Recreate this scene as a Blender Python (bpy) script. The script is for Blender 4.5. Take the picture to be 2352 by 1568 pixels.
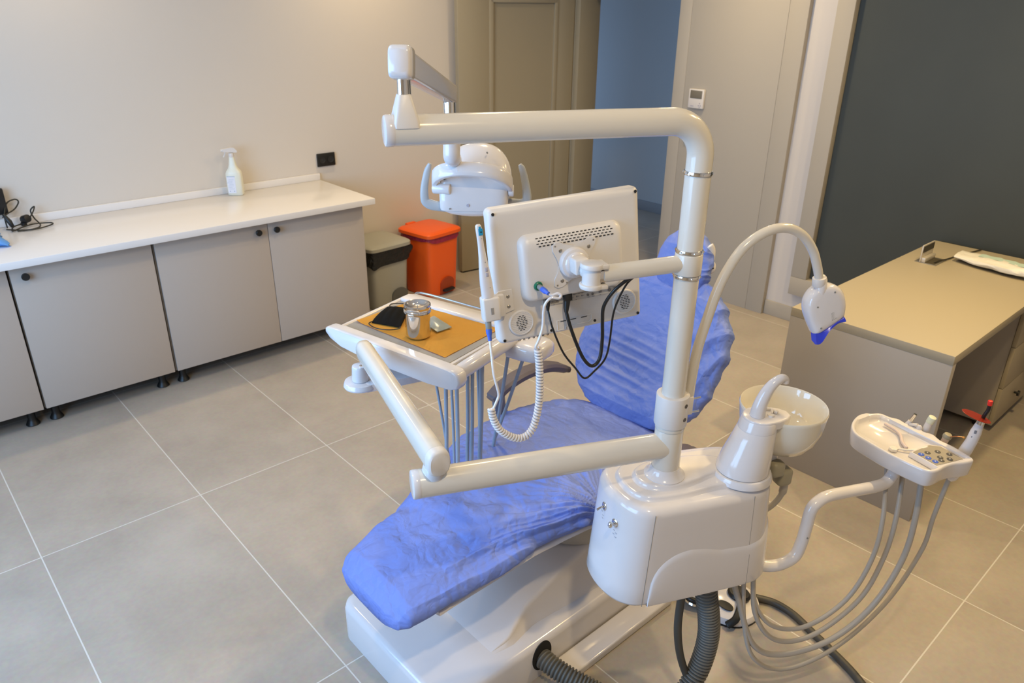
import bpy, bmesh, math, random
from mathutils import Vector, Matrix, noise
PI = math.pi
random.seed(7)
scene = bpy.context.scene
for o in list(bpy.data.objects):
    bpy.data.objects.remove(o)
COL = scene.collection

# ------------------------------------------------------------------ camera
cam_data = bpy.data.cameras.new('camera')
cam = bpy.data.objects.new('camera', cam_data)
COL.objects.link(cam)
cam_data.sensor_width = 36.0
cam_data.lens = 1713.48 / 2352 * 36.0
cam_data.clip_start = 0.05
RV = Vector((0.74481028, -0.66719334, 0.01052134))
DV = Vector((-0.26761053, -0.31311233, -0.91123283))
FV = Vector((0.61126284, 0.67587996, -0.41175724))
m3 = Matrix((RV, -DV, -FV)).transposed()
cam.matrix_world = Matrix.Translation((0, 0, 1.92)) @ m3.to_4x4()
cam_data.dof.use_dof = True
cam_data.dof.focus_distance = 1.85
cam_data.dof.aperture_fstop = 7.0
scene.camera = cam

# ------------------------------------------------------------------ world, exposure
world = bpy.data.worlds.new('world')
scene.world = world
world.use_nodes = True
bg = world.node_tree.nodes['Background']
bg.inputs[0].default_value = (0.62, 0.78, 1.0, 1)
bg.inputs[1].default_value = 0.25
scene.view_settings.view_transform = 'Standard'
scene.view_settings.look = 'None'
scene.view_settings.exposure = 0.22
scene.view_settings.gamma = 1.0

# ------------------------------------------------------------------ lights
def area(name, loc, target, size, power, color, shape='DISK', size_y=None, spread=PI):
    l = bpy.data.lights.new(name, 'AREA')
    l.shape = shape
    l.size = size
    if size_y:
        l.size_y = size_y
    l.energy = power
    l.color = color
    l.spread = spread
    o = bpy.data.objects.new(name, l)
    COL.objects.link(o)
    o.location = loc
    d = Vector(target) - Vector(loc)
    o.rotation_euler = d.to_track_quat('-Z', 'Y').to_euler()
    return o
WARM = (1.0, 0.76, 0.42)
COOL = (0.34, 0.61, 1.0)
# daylight through the big window in the left wall
area('window_daylight', (-1.16, 2.1, 1.55), (2.0, 2.1, 0.9), 2.3, 84, COOL, 'RECTANGLE', 1.5)
# daylight reaching the corridor
area('corridor_daylight', (5.3, 6.9, 1.0), (5.7, 4.4, 0.9), 0.9, 21, (0.42, 0.64, 1.0), 'RECTANGLE', 1.6)
# warm ceiling downlights
for i, (x, y, pw) in enumerate([(0.55, 0.1, 14), (2.75, 0.45, 22), (3.7, 0.8, 14), (0.4, 2.1, 6), (2.1, 2.3, 10), (3.75, 2.6, 15), (0.9, 4.0, 6), (2.7, 4.0, 9)]):
    area('downlight', (x, y, 2.78), (x, y, 0), 0.11, pw, (1.0, 0.72, 0.33) if (x > 2 and y < 1) else WARM, 'DISK', None, math.radians(150))

# ------------------------------------------------------------------ materials
MATS = {}
def mat(name, color, rough=0.5, metal=0.0, bump=None, var=None, coat=0.0, spec=0.5, sub=0.0, alpha=None, trans=0.0, ior=1.45):
    """bump=(kind, scale, strength[, distance]); var=(scale, amount)"""
    if name in MATS:
        return MATS[name]
    m = bpy.data.materials.new(name)
    m.use_nodes = True
    nt = m.node_tree
    b = nt.nodes['Principled BSDF']
    b.inputs['Base Color'].default_value = (*color, 1)
    b.inputs['Roughness'].default_value = rough
    b.inputs['Metallic'].default_value = metal
    b.inputs['Coat Weight'].default_value = coat
    b.inputs['Coat Roughness'].default_value = 0.06
    b.inputs['Specular IOR Level'].default_value = spec
    b.inputs['Transmission Weight'].default_value = trans
    b.inputs['IOR'].default_value = ior
    if sub:
        b.inputs['Subsurface Weight'].default_value = sub
        b.inputs['Subsurface Radius'].default_value = (0.01, 0.01, 0.01)
    if alpha is not None:
        b.inputs['Alpha'].default_value = alpha
    tc = nt.nodes.new('ShaderNodeTexCoord')
    if var:
        n = nt.nodes.new('ShaderNodeTexNoise')
        n.inputs['Scale'].default_value = var[0]
        n.inputs['Detail'].default_value = 4
        nt.links.new(tc.outputs['Object'], n.inputs['Vector'])
        mx = nt.nodes.new('ShaderNodeMix')
        mx.data_type = 'RGBA'
        nt.links.new(n.outputs['Fac'], mx.inputs['Factor'])
        a = var[1]
        mx.inputs['A'].default_value = (*[c * (1 - a) for c in color], 1)
        mx.inputs['B'].default_value = (*[min(1, c * (1 + a)) for c in color], 1)
        nt.links.new(mx.outputs['Result'], b.inputs['Base Color'])
    if bump:
        if bump[0] == 'noise':
            n = nt.nodes.new('ShaderNodeTexNoise')
            n.inputs['Scale'].default_value = bump[1]
            n.inputs['Detail'].default_value = 6
            out = n.outputs['Fac']
        elif bump[0] == 'crumple':
            n = nt.nodes.new('ShaderNodeTexVoronoi')
            n.feature = 'F1'
            n.inputs['Scale'].default_value = bump[1]
            out = n.outputs['Distance']
        nt.links.new(tc.outputs['Object'], n.inputs['Vector'])
        bp = nt.nodes.new('ShaderNodeBump')
        bp.inputs['Strength'].default_value = bump[2]
        bp.inputs['Distance'].default_value = bump[3] if len(bump) > 3 else 0.01
        nt.links.new(out, bp.inputs['Height'])
        nt.links.new(bp.outputs['Normal'], b.inputs['Normal'])
    MATS[name] = m
    return m

def floor_mat():
    m = bpy.data.materials.new('porcelain_tile')
    m.use_nodes = True
    nt = m.node_tree
    b = nt.nodes['Principled BSDF']
    tc = nt.nodes.new('ShaderNodeTexCoord')
    sep = nt.nodes.new('ShaderNodeSeparateXYZ')
    nt.links.new(tc.outputs['Object'], sep.inputs[0])
    def math_(op, a, bb=None, clamp=False):
        n = nt.nodes.new('ShaderNodeMath')
        n.operation = op
        n.use_clamp = clamp
        for i, v in enumerate((a, bb)):
            if v is None:
                continue
            if isinstance(v, (int, float)):
                n.inputs[i].default_value = v
            else:
                nt.links.new(v, n.inputs[i])
        return n.outputs[0]
    def groutline(out, off, period, half):
        t = math_('DIVIDE', math_('SUBTRACT', out, off), period)
        f = math_('FRACT', math_('ADD', t, 100.5))
        d = math_('MULTIPLY', math_('ABSOLUTE', math_('SUBTRACT', f, 0.5)), period)
        return math_('LESS_THAN', d, half), math_('FLOOR', math_('ADD', t, 100.0))
    gx, ix = groutline(sep.outputs[0], 0.180, 0.6, 0.0022)
    gy, iy = groutline(sep.outputs[1], 0.432, 1.2, 0.0022)
    g = math_('MAXIMUM', gx, gy)
    n1 = nt.nodes.new('ShaderNodeTexNoise')
    n1.inputs['Scale'].default_value = 2.2
    n1.inputs['Detail'].default_value = 7
    n1.inputs['Roughness'].default_value = 0.62
    cx = nt.nodes.new('ShaderNodeCombineXYZ')
    nt.links.new(math_('MULTIPLY', ix, 7.3), cx.inputs[0])
    nt.links.new(math_('MULTIPLY', iy, 3.1), cx.inputs[1])
    va = nt.nodes.new('ShaderNodeVectorMath')
    nt.links.new(tc.outputs['Object'], va.inputs[0])
    nt.links.new(cx.outputs[0], va.inputs[1])
    nt.links.new(va.outputs[0], n1.inputs['Vector'])
    n2 = nt.nodes.new('ShaderNodeTexNoise')
    n2.inputs['Scale'].default_value = 60
    n2.inputs['Detail'].default_value = 3
    nt.links.new(tc.outputs['Object'], n2.inputs['Vector'])
    ramp = nt.nodes.new('ShaderNodeValToRGB')
    ramp.color_ramp.elements[0].position = 0.3
    ramp.color_ramp.elements[0].color = (0.335, 0.294, 0.250, 1)
    ramp.color_ramp.elements[1].position = 0.72
    ramp.color_ramp.elements[1].color = (0.438, 0.388, 0.332, 1)
    nt.links.new(n1.outputs['Fac'], ramp.inputs[0])
    mx0 = nt.nodes.new('ShaderNodeMix')
    mx0.data_type = 'RGBA'
    mx0.blend_type = 'OVERLAY'
    mx0.inputs['Factor'].default_value = 0.12
    nt.links.new(ramp.outputs[0], mx0.inputs['A'])
    nt.links.new(n2.outputs['Color'], mx0.inputs['B'])
    mx = nt.nodes.new('ShaderNodeMix')
    mx.data_type = 'RGBA'
    nt.links.new(g, mx.inputs['Factor'])
    nt.links.new(mx0.outputs['Result'], mx.inputs['A'])
    mx.inputs['B'].default_value = (0.60, 0.58, 0.54, 1)
    nt.links.new(mx.outputs['Result'], b.inputs['Base Color'])
    b.inputs['Roughness'].default_value = 0.42
    b.inputs['Specular IOR Level'].default_value = 0.35
    return m

FLOOR = floor_mat()
WALL = mat('wall_paint', (0.66, 0.60, 0.53), 0.85, bump=('noise', 180, 0.05, 0.002))
CEIL = mat('ceiling_paint', (0.78, 0.76, 0.72), 0.9)
GREIGE = mat('greige_panel', (0.42, 0.385, 0.335), 0.6, bump=('noise', 250, 0.04, 0.001))
DOORP = mat('door_paint', (0.335, 0.285, 0.195), 0.55)
CABF = mat('cabinet_front', (0.455, 0.395, 0.345), 0.6, bump=('noise', 300, 0.05, 0.001))
CABIN = mat('cabinet_carcass', (0.30, 0.275, 0.25), 0.7)
WORK = mat('white_worktop', (0.78, 0.755, 0.74), 0.22)
WHITE = mat('gloss_white_plastic', (0.69, 0.665, 0.675), 0.16, coat=0.4)
CREAM = mat('cream_painted_tube', (0.67, 0.635, 0.575), 0.2, coat=0.4)
WSAT = mat('satin_white_plastic', (0.69, 0.66, 0.64), 0.38)
CERAM = mat('cream_ceramic', (0.72, 0.68, 0.59), 0.08, coat=0.6)
CHROME = mat('chrome', (0.80, 0.80, 0.80), 0.08, 1.0)
STEEL = mat('polished_steel', (0.74, 0.70, 0.66), 0.1, 1.0)
BLACK = mat('black_plastic', (0.012, 0.012, 0.012), 0.4)
RUBBER = mat('black_cable', (0.012, 0.012, 0.012), 0.35)
DARK = mat('dark_recess', (0.015, 0.014, 0.013), 0.8)
SEAM = mat('shadow_gap', (0.26, 0.245, 0.23), 0.8)
BLUEF = mat('blue_nonwoven', (0.165, 0.235, 0.60), 0.55, spec=0.45)
def fabric_nodes():
    nt = BLUEF.node_tree
    b = nt.nodes['Principled BSDF']
    tc = nt.nodes.new('ShaderNodeTexCoord')
    prev = None
    dn = nt.nodes.new('ShaderNodeTexNoise')
    dn.inputs['Scale'].default_value = 7.0
    dn.inputs['Detail'].default_value = 3
    nt.links.new(tc.outputs['Object'], dn.inputs['Vector'])
    sc_ = nt.nodes.new('ShaderNodeVectorMath')
    sc_.operation = 'SCALE'
    sc_.inputs['Scale'].default_value = 0.12
    nt.links.new(dn.outputs['Color'], sc_.inputs[0])
    ad = nt.nodes.new('ShaderNodeVectorMath')
    nt.links.new(tc.outputs['Object'], ad.inputs[0])
    nt.links.new(sc_.outputs[0], ad.inputs[1])
    for sc, st, dd in ((8.0, 1.0, 0.013), (19.0, 1.0, 0.0055), (45.0, 1.0, 0.0014)):
        n = nt.nodes.new('ShaderNodeTexVoronoi')
        n.feature = 'DISTANCE_TO_EDGE'
        n.inputs['Scale'].default_value = sc
        nt.links.new(ad.outputs[0], n.inputs['Vector'])
        bp = nt.nodes.new('ShaderNodeBump')
        bp.inputs['Strength'].default_value = st
        bp.inputs['Distance'].default_value = dd
        nt.links.new(n.outputs['Distance'], bp.inputs['Height'])
        if prev:
            nt.links.new(prev, bp.inputs['Normal'])
        prev = bp.outputs['Normal']
    nt.links.new(prev, b.inputs['Normal'])
fabric_nodes()
GREYP = mat('grey_handle_plastic', (0.42, 0.44, 0.46), 0.35)
MATG = mat('grey_rubber_mat', (0.30, 0.29, 0.28), 0.7)
ARMR = mat('dark_grey_armrest', (0.115, 0.10, 0.12), 0.5)
HOSE = mat('blue_grey_hose', (0.30, 0.35, 0.42), 0.35)
HOSEG = mat('warm_grey_hose', (0.42, 0.385, 0.34), 0.35)
CORR = mat('corrugated_grey', (0.13, 0.125, 0.11), 0.45)
DHOSE = mat('dark_grey_hose', (0.065, 0.06, 0.05), 0.45)
ORANGE = mat('orange_plastic', (0.86, 0.115, 0.012), 0.35)
PAPER = mat('orange_paper', (0.92, 0.50, 0.085), 0.75, bump=('noise', 40, 0.3, 0.004))
GBIN = mat('grey_bin_plastic', (0.35, 0.34, 0.29), 0.45)
BAG = mat('black_bin_bag', (0.012, 0.012, 0.012), 0.22, bump=('noise', 30, 0.8, 0.02))
CHAR = mat('charcoal_glass', (0.048, 0.055, 0.052), 0.55, var=(3, 0.1))
DESKT = mat('desk_laminate', (0.40, 0.35, 0.26), 0.5, bump=('noise', 200, 0.04, 0.001))
DESKP = mat('desk_panel', (0.40, 0.365, 0.33), 0.55)
BLUEW = mat('corridor_wall_paint', (0.42, 0.44, 0.46), 0.8)
BLUEP = mat('blue_plug', (0.06, 0.14, 0.62), 0.4)
GREEN = mat('green_ring', (0.01, 0.16, 0.09), 0.4)
CYAN = mat('cyan_tip', (0.01, 0.30, 0.55), 0.35)
NAVY = mat('blue_silicone_shield', (0.03, 0.05, 0.55), 0.25, coat=0.3)
LGREY = mat('grey_button', (0.42, 0.40, 0.47), 0.45)
MID = mat('mid_grey_plastic', (0.26, 0.26, 0.25), 0.4)
RED = mat('red_cap', (0.75, 0.03, 0.02), 0.35)
SHIELD = mat('amber_shield', (0.40, 0.035, 0.01), 0.15, trans=0.35)
KPAD = mat('keypad_film', (0.32, 0.29, 0.24), 0.4)
KBLUE = mat('key_blue', (0.05, 0.12, 0.55), 0.4)
KDARK = mat('key_grey', (0.09, 0.085, 0.08), 0.4)
LABEL = mat('paper_label', (0.72, 0.74, 0.82), 0.6)
INK = mat('printed_ink', (0.20, 0.21, 0.25), 0.6)
BOTTLE = mat('translucent_bottle', (0.74, 0.74, 0.64), 0.3, sub=0.3)
CLEAR = mat('clear_plastic', (0.85, 0.88, 0.88), 0.15, trans=0.75)
TEAL = mat('pale_teal_print', (0.42, 0.55, 0.50), 0.6)
MASKW = mat('white_wrap', (0.74, 0.72, 0.66), 0.35, bump=('noise', 25, 0.5, 0.01))
LCD = mat('grey_lcd', (0.17, 0.155, 0.125), 0.35)
CORD = mat('brown_black_cable', (0.03, 0.025, 0.015), 0.5)
SKY = mat('bright_blue_film', (0.10, 0.32, 0.80), 0.3)
PINK = mat('translucent_scaler', (0.72, 0.58, 0.50), 0.2, trans=0.2)
COPPER = mat('copper_tip', (0.70, 0.30, 0.14), 0.25, 1.0)
OLIVE = mat('beige_grey_plastic', (0.33, 0.30, 0.22), 0.4)
PURP = mat('red_bin_bag', (0.30, 0.02, 0.05), 0.25, bump=('noise', 30, 0.8, 0.02))

# ------------------------------------------------------------------ mesh helpers
ORG = {}
def V(*a):
    return Vector(a)

class MB:
    def __init__(s):
        s.bm = bmesh.new()
    def _merge(s, t):
        me = bpy.data.meshes.new('tmp')
        t.to_mesh(me)
        t.free()
        s.bm.from_mesh(me)
        bpy.data.meshes.remove(me)
    def box(s, c, size, rot=None, bev=0.0, seg=2):
        t = bmesh.new()
        bmesh.ops.create_cube(t, size=1)
        bmesh.ops.scale(t, vec=size, verts=t.verts)
        if bev:
            bmesh.ops.bevel(t, geom=list(t.edges), offset=bev, segments=seg, affect='EDGES', profile=0.5)
        M = Matrix.Translation(c)
        if rot is not None:
            M = M @ (rot if isinstance(rot, Matrix) else Matrix.Rotation(rot, 4, 'Z'))
        bmesh.ops.transform(t, matrix=M, verts=t.verts)
        s._merge(t)
        return s
    def bb(s, x0, x1, y0, y1, z0, z1, bev=0.0, seg=2):
        return s.box(((x0 + x1) / 2, (y0 + y1) / 2, (z0 + z1) / 2), (x1 - x0, y1 - y0, z1 - z0), None, bev, seg)
    def rings(s, rings, cap0=True, cap1=True, closed=True):
        bm = s.bm
        vr = [[bm.verts.new(p) for p in r] for r in rings]
        n = len(rings[0])
        for a, b in zip(vr[:-1], vr[1:]):
            for i in range(n if closed else n - 1):
                j = (i + 1) % n
                bm.faces.new((a[i], a[j], b[j], b[i]))
        if cap0:
            bm.faces.new(vr[0][::-1])
        if cap1:
            bm.faces.new(vr[-1])
        return s
    def tube(s, pts, r, seg=16, cap=True, rnd=False, flat=None):
        pts = [Vector(p) for p in pts]
        n = len(pts)
        rs = list(r) if isinstance(r, (list, tuple)) else [r] * n
        if rnd:
            # rounded ends
            d0 = (pts[0] - pts[1]).normalized()
            d1 = (pts[-1] - pts[-2]).normalized()
            k = rnd if isinstance(rnd, float) else 0.35
            a = [(pts[0] + d0 * rs[0] * k * math.sin(q), rs[0] * math.cos(q)) for q in (1.35, 0.95, 0.5)]
            z = [(pts[-1] + d1 * rs[-1] * k * math.sin(q), rs[-1] * math.cos(q)) for q in (0.5, 0.95, 1.35)]
            pts = [p for p, _ in a] + pts + [p for p, _ in z]
            rs = [q for _, q in a] + rs + [q for _, q in z]
            n = len(pts)
        T = []
        for i in range(n):
            a = pts[max(0, i - 1)]
            b = pts[min(n - 1, i + 1)]
            T.append((b - a).normalized())
        up = Vector((0, 0, 1)) if abs(T[0].z) < 0.9 else Vector((1, 0, 0))
        N = (up - T[0] * up.dot(T[0])).normalized()
        rings = []
        for i in range(n):
            N = (N - T[i] * N.dot(T[i])).normalized()
            B = T[i].cross(N)
            fx, fy = flat if flat else (1, 1)
            rings.append([pts[i] + (N * math.cos(2 * PI * k / seg) * fx + B * math.sin(2 * PI * k / seg) * fy) * rs[i] for k in range(seg)])
        return s.rings(rings, cap, cap)
    def cyl(s, p0, p1, r0, r1=None, seg=24, bev=0.0):
        r1 = r0 if r1 is None else r1
        p0, p1 = Vector(p0), Vector(p1)
        if bev:
            d = (p1 - p0).normalized()
            b = bev
            pts = [p0, p0 + d * b * 0.3, p0 + d * b, p1 - d * b, p1 - d * b * 0.3, p1]
            rr = [r0 - b, r0 - b * 0.3, r0, r1, r1 - b * 0.3, r1 - b]
            return s.tube(pts, rr, seg)
        return s.tube([p0, p1], [r0, r1], seg)
    def lathe(s, prof, c, axis=(0, 0, 1), seg=40, cap=True, scale=(1, 1)):
        c = Vector(c)
        A = Vector(axis).normalized()
        up = Vector((1, 0, 0)) if abs(A.x) < 0.9 else Vector((0, 1, 0))
        X = (up - A * up.dot(A)).normalized()
        Y = A.cross(X)
        rings = [[c + A * z + (X * math.cos(2 * PI * k / seg) * scale[0] + Y * math.sin(2 * PI * k / seg) * scale[1]) * max(r, 1e-5) for k in range(seg)] for r, z in prof]
        return s.rings(rings, cap, cap)
    def prism(s, poly, o, X, Y, h, bev=0.0, seg=2):
        """poly 2D (a,b) in frame o + aX + bY, extruded by h along X x Y"""
        t = bmesh.new()
        o, X, Y = Vector(o), Vector(X).normalized(), Vector(Y).normalized()
        Z = X.cross(Y)
        v0 = [t.verts.new(o + X * a + Y * b) for a, b in poly]
        v1 = [t.verts.new(o + X * a + Y * b + Z * h) for a, b in poly]
        n = len(poly)
        t.faces.new(v0[::-1])
        top = t.faces.new(v1)
        for i in range(n):
            j = (i + 1) % n
            t.faces.new((v0[i], v0[j], v1[j], v1[i]))
        if bev:
            bmesh.ops.bevel(t, geom=list(top.edges), offset=bev, segments=seg, affect='EDGES', profile=0.5)
        bmesh.ops.recalc_face_normals(t, faces=t.faces)
        s._merge(t)
        return s
    def ball(s, c, r, seg=20):
        t = bmesh.new()
        bmesh.ops.create_uvsphere(t, u_segments=seg, v_segments=seg // 2, radius=1)
        rr = r if isinstance(r, (tuple, list)) else (r, r, r)
        bmesh.ops.scale(t, vec=rr, verts=t.verts)
        bmesh.ops.translate(t, vec=c, verts=t.verts)
        s._merge(t)
        return s
    def xf(s, M):
        bmesh.ops.transform(s.bm, matrix=M, verts=s.bm.verts)
        return s
    def build(s, name, material, parent=None, ang=35, recalc=True, base=None):
        if recalc:
            bmesh.ops.recalc_face_normals(s.bm, faces=s.bm.faces)
        me = bpy.data.meshes.new(name)
        s.bm.to_mesh(me)
        s.bm.free()
        me.materials.append(material)
        for p in me.polygons:
            p.use_smooth = True
        me.set_sharp_from_angle(angle=math.radians(ang))
        o = bpy.data.objects.new(name, me)
        COL.objects.link(o)
        if parent is not None:
            g = ORG[parent]
            me.transform(Matrix.Translation(-g))
            o.parent = parent
            ORG[o] = g
        else:
            # origin at the base centre of the mesh
            xs = [v.co for v in me.vertices]
            if base is None:
                base = Vector(((min(v.x for v in xs) + max(v.x for v in xs)) / 2, (min(v.y for v in xs) + max(v.y for v in xs)) / 2, min(v.z for v in xs)))
            g = Vector(base)
            me.transform(Matrix.Translation(-g))
            o.location = g
            ORG[o] = g
        return o

def tag(o, label, cat, group=None, kind=None):
    o['label'] = label
    if cat:
        o['category'] = cat
    if group:
        o['group'] = group
    if kind:
        o['kind'] = kind
    return o
def thing(name, label, cat, loc, group=None):
    o = bpy.data.objects.new(name, None)
    COL.objects.link(o)
    o.location = loc
    o.empty_display_size = 0.05
    ORG[o] = Vector(loc)
    return tag(o, label, cat, group)
def plabel(o, label):
    o['label'] = label
    return o
def struct(o):
    o['kind'] = 'structure'
    return o
def dup(root, delta, rotz=0.0, label=None, name=None):
    r = root.copy()
    COL.objects.link(r)
    r.location = Vector(root.location) + Vector(delta)
    r.rotation_euler = (0, 0, root.rotation_euler[2] + rotz)
    if label:
        r['label'] = label
    for ch in list(root.children):
        c = ch.copy()
        COL.objects.link(c)
        c.parent = r
        for g in list(ch.children):
            d = g.copy()
            COL.objects.link(d)
            d.parent = c
    return r

def catmull(pts, k=8, closed=False):
    pts = [Vector(p) for p in pts]
    out = []
    n = len(pts)
    for i in range(n - 1):
        p0 = pts[max(0, i - 1)]
        p1, p2 = pts[i], pts[i + 1]
        p3 = pts[min(n - 1, i + 2)]
        for j in range(k):
            t = j / k
            out.append(0.5 * ((2 * p1) + (p2 - p0) * t + (2 * p0 - 5 * p1 + 4 * p2 - p3) * t * t + (3 * p1 - p0 - 3 * p2 + p3) * t ** 3))
    out.append(pts[-1])
    return out
def lerp_tab(tab, x):
    if x <= tab[0][0]:
        return tab[0][1]
    for (a, va), (b, vb) in zip(tab[:-1], tab[1:]):
        if x <= b:
            t = (x - a) / (b - a)
            t = t * t * (3 - 2 * t) * 0.35 + t * 0.65
            return va + (vb - va) * t
    return tab[-1][1]
def sgp(v, e):
    return math.copysign(abs(v) ** e, v)

# frame of the treatment unit: origin at the mast, D along the arms, N away from the camera
P0 = Vector((1.375, 0.93, 0))
DD = Vector((0.90996, -0.41469, 0))
NN = Vector((0.41469, 0.90996, 0))
ZZ = Vector((0, 0, 1))
def U(s_, n_, z_):
    return P0 + DD * s_ + NN * n_ + ZZ * z_
# ================================================================== ROOM
struct(MB().bb(-1.2, 7.4, -1.6, 7.6, -0.1, 0.0).build('floor', FLOOR, base=(0, 0, 0)))
struct(MB().bb(-1.2, 7.4, -1.6, 7.6, 2.8, 2.9).build('ceiling', CEIL))
struct(MB().bb(-1.2, 4.62, 4.46, 4.6, 0, 2.8).build('wall_back', WALL))
wl = MB().bb(-1.35, -1.2, -1.6, 0.8, 0, 2.8).bb(-1.35, -1.2, 3.4, 4.6, 0, 2.8).bb(-1.35, -1.2, 0.8, 3.4, 0, 0.75).bb(-1.35, -1.2, 0.8, 3.4, 2.4, 2.8)
struct(wl.build('wall_left', WALL))
struct(MB().bb(-1.35, 4.62, -1.75, -1.6, 0, 2.8).build('wall_front', WALL))
# door wall: pieces round the doorway (y 3.30 .. 4.216)
wr = MB().bb(4.50, 4.62, -1.6, 3.30, 0, 2.8).bb(4.50, 4.62, 4.23, 4.46, 0, 2.8).bb(4.50, 4.62, 3.30, 4.23, 2.12, 2.8)
struct(wr.build('wall_right', WSAT if False else mat('white_wall_paint', (0.60, 0.57, 0.56), 0.8)))
# beige wall panelling beside the doorway, with two grooves
pn = MB().bb(4.46, 4.50, 3.205, 3.30, 0, 2.8, 0.001).bb(4.46, 4.50, 2.512, 3.202, 0, 2.8, 0.001).bb(4.46, 4.50, 2.386, 2.509, 0, 2.8, 0.001).bb(4.463, 4.50, 2.40, 3.29, 0.0, 2.8)
struct(plabel(pn.build('trim_1', GREIGE), 'smooth greige wall panel beside the doorway'))
# jambs and casing
jb = MB().bb(4.44, 4.66, 4.19, 4.235, 0, 2.12, 0.002).bb(4.47, 4.66, 3.285, 3.302, 0, 2.12, 0.001).bb(4.46, 4.66, 3.29, 4.23, 2.10, 2.16, 0.002).bb(4.44, 4.50, 4.235, 4.33, 0, 2.20, 0.004)
struct(plabel(jb.build('trim_2', DOORP), 'brown door jamb'))
struct(MB().bb(4.485, 4.50, 1.45, 2.384, 0, 0.10, 0.003).build('baseboard_right', GREIGE))
struct(MB().bb(2.3, 3.4, 4.448, 4.46, 0, 0.08, 0.002).build('baseboard_back', mat('pale_skirting', (0.62, 0.58, 0.52), 0.5)))
# dark panel window with beige casing
cs = MB()
cs.bb(4.44, 4.50, 2.105, 2.21, 0.326, 2.499, 0.003).bb(4.44, 4.50, -0.9, 2.21, 0.205, 0.325, 0.003).bb(4.44, 4.50, -0.9, 2.21, 2.5, 2.6, 0.003).bb(4.44, 4.50, -0.9, -0.8, 0.326, 2.499, 0.003)
w1 = struct(plabel(cs.build('window_1', GREIGE), 'beige casing round the dark panel'))
plabel(MB().bb(4.488, 4.499, -0.8, 2.105, 0.325, 2.5).build('pane', CHAR, w1), 'dark charcoal pane')
# corridor behind
struct(MB().bb(6.08, 6.2, 1.5, 7.5, 0, 2.8).build('wall_corridor', BLUEW))
struct(MB().bb(4.62, 6.2, 7.5, 7.6, 0, 2.8).build('wall_corridor_end', BLUEW))
struct(MB().bb(4.62, 6.2, 1.6, 1.7, 0, 2.8).build('wall_corridor_near', BLUEW))
struct(MB().bb(6.065, 6.08, 1.7, 7.5, 0, 0.10, 0.002).build('baseboard_corridor', mat('grey_skirting', (0.24, 0.25, 0.27), 0.6)))
# window frame in the left wall
wf = MB()
for y in (0.82, 1.68, 2.52, 3.38):
    wf.bb(-1.33, -1.22, y - 0.03, y + 0.03, 0.75, 2.4, 0.003)
for z in (0.78, 2.37):
    wf.bb(-1.33, -1.22, 0.8, 3.4, z - 0.03, z + 0.03, 0.003)
struct(wf.build('window_2', WSAT))

# ---- open door leaf: hinge (4.43,4.24) free edge (3.42,4.37)
A = V(3.42, 4.37, 0)
dv = (V(4.43, 4.24, 0) - A)
L = dv.length
dv.normalize()
nv = V(-dv.y, dv.x, 0)   # away from camera
def leafp(a, n, z):
    return A + dv * a + nv * n + ZZ * z
def leafbox(mb, a0, a1, n0, n1, z0, z1, bev=0.0):
    c = leafp((a0 + a1) / 2, (n0 + n1) / 2, (z0 + z1) / 2)
    mb.box(c, (a1 - a0, n1 - n0, z1 - z0), math.atan2(dv.y, dv.x), bev)
lf = MB()
leafbox(lf, 0.0, L, 0.012, 0.045, 0.012, 2.10)
leafbox(lf, 0.0, 0.265, 0, 0.03, 0.012, 2.10, 0.002)
leafbox(lf, 0.855, L, 0, 0.03, 0.012, 2.10, 0.002)
leafbox(lf, 0.265, 0.855, 0, 0.03, 1.955, 2.10, 0.002)
leafbox(lf, 0.265, 0.855, 0, 0.03, 0.012, 0.16, 0.002)
for a0, a1, z0, z1 in ((0.255, 0.29, 0.15, 1.965), (0.83, 0.865, 0.15, 1.965), (0.265, 0.855, 0.15, 0.185), (0.265, 0.855, 1.93, 1.965)):
    leafbox(lf, a0, a1, -0.006, 0.02, z0, z1, 0.005)
door = struct(plabel(lf.build('door_1', DOORP), 'open khaki door with a recessed panel'))
hd = MB()
leafbox(hd, 0.03, 0.105, -0.008, 0, 0.97, 1.02, 0.002)
leafbox(hd, 0.045, 0.075, -0.045, 0, 0.985, 1.01, 0.003)
leafbox(hd, 0.04, 0.195, -0.05, -0.035, 0.995, 1.018, 0.004)
plabel(hd.build('door_handle', BLACK, door), 'black lever handle')
leafbox_t = MB()
leafbox(leafbox_t, 0.01, L - 0.01, 0.005, 0.04, 0.002, 0.014)
leafbox_t.build('bottom_seal', BLACK, door)

# ---- wall fittings
t = thing('wall_socket', 'black double power socket on the wall above the counter end', 'socket', (2.378, 4.46, 0.985))
MB().bb(2.316, 2.444, 4.447, 4.46, 0.947, 1.03, 0.004).build('cover_plate', BLACK, t)
q = MB()
for x in (2.35, 2.41):
    q.lathe([(0.0, 0.0), (0.02, 0.0), (0.021, 0.003), (0.017, 0.003), (0.016, 0.001), (0, 0.001)], (x, 4.447, 0.988), (0, -1, 0), 20)
q.build('socket_well', mat('dark_grey_plastic', (0.02, 0.02, 0.02), 0.6), t)
t = thing('thermostat', 'white thermostat with grey screen on the greige wall panel', 'thermostat', (4.46, 3.09, 1.29))
MB().bb(4.438, 4.46, 3.027, 3.147, 1.29, 1.414, 0.004).build('housing', WSAT, t)
MB().bb(4.436, 4.440, 3.040, 3.134, 1.354, 1.405, 0.001).build('display', LCD, t)
for y, z in ((3.052, 1.325), (3.045, 1.31), (3.06, 1.31), (3.052, 1.300)):
    MB().bb(4.4365, 4.4385, y - 0.004, y + 0.004, z - 0.003, z + 0.003).build('button', LGREY, t)
MB().bb(4.4365, 4.4385, 3.10, 3.125, 1.302, 1.307).build('printed_mark', LGREY, t)
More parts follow.
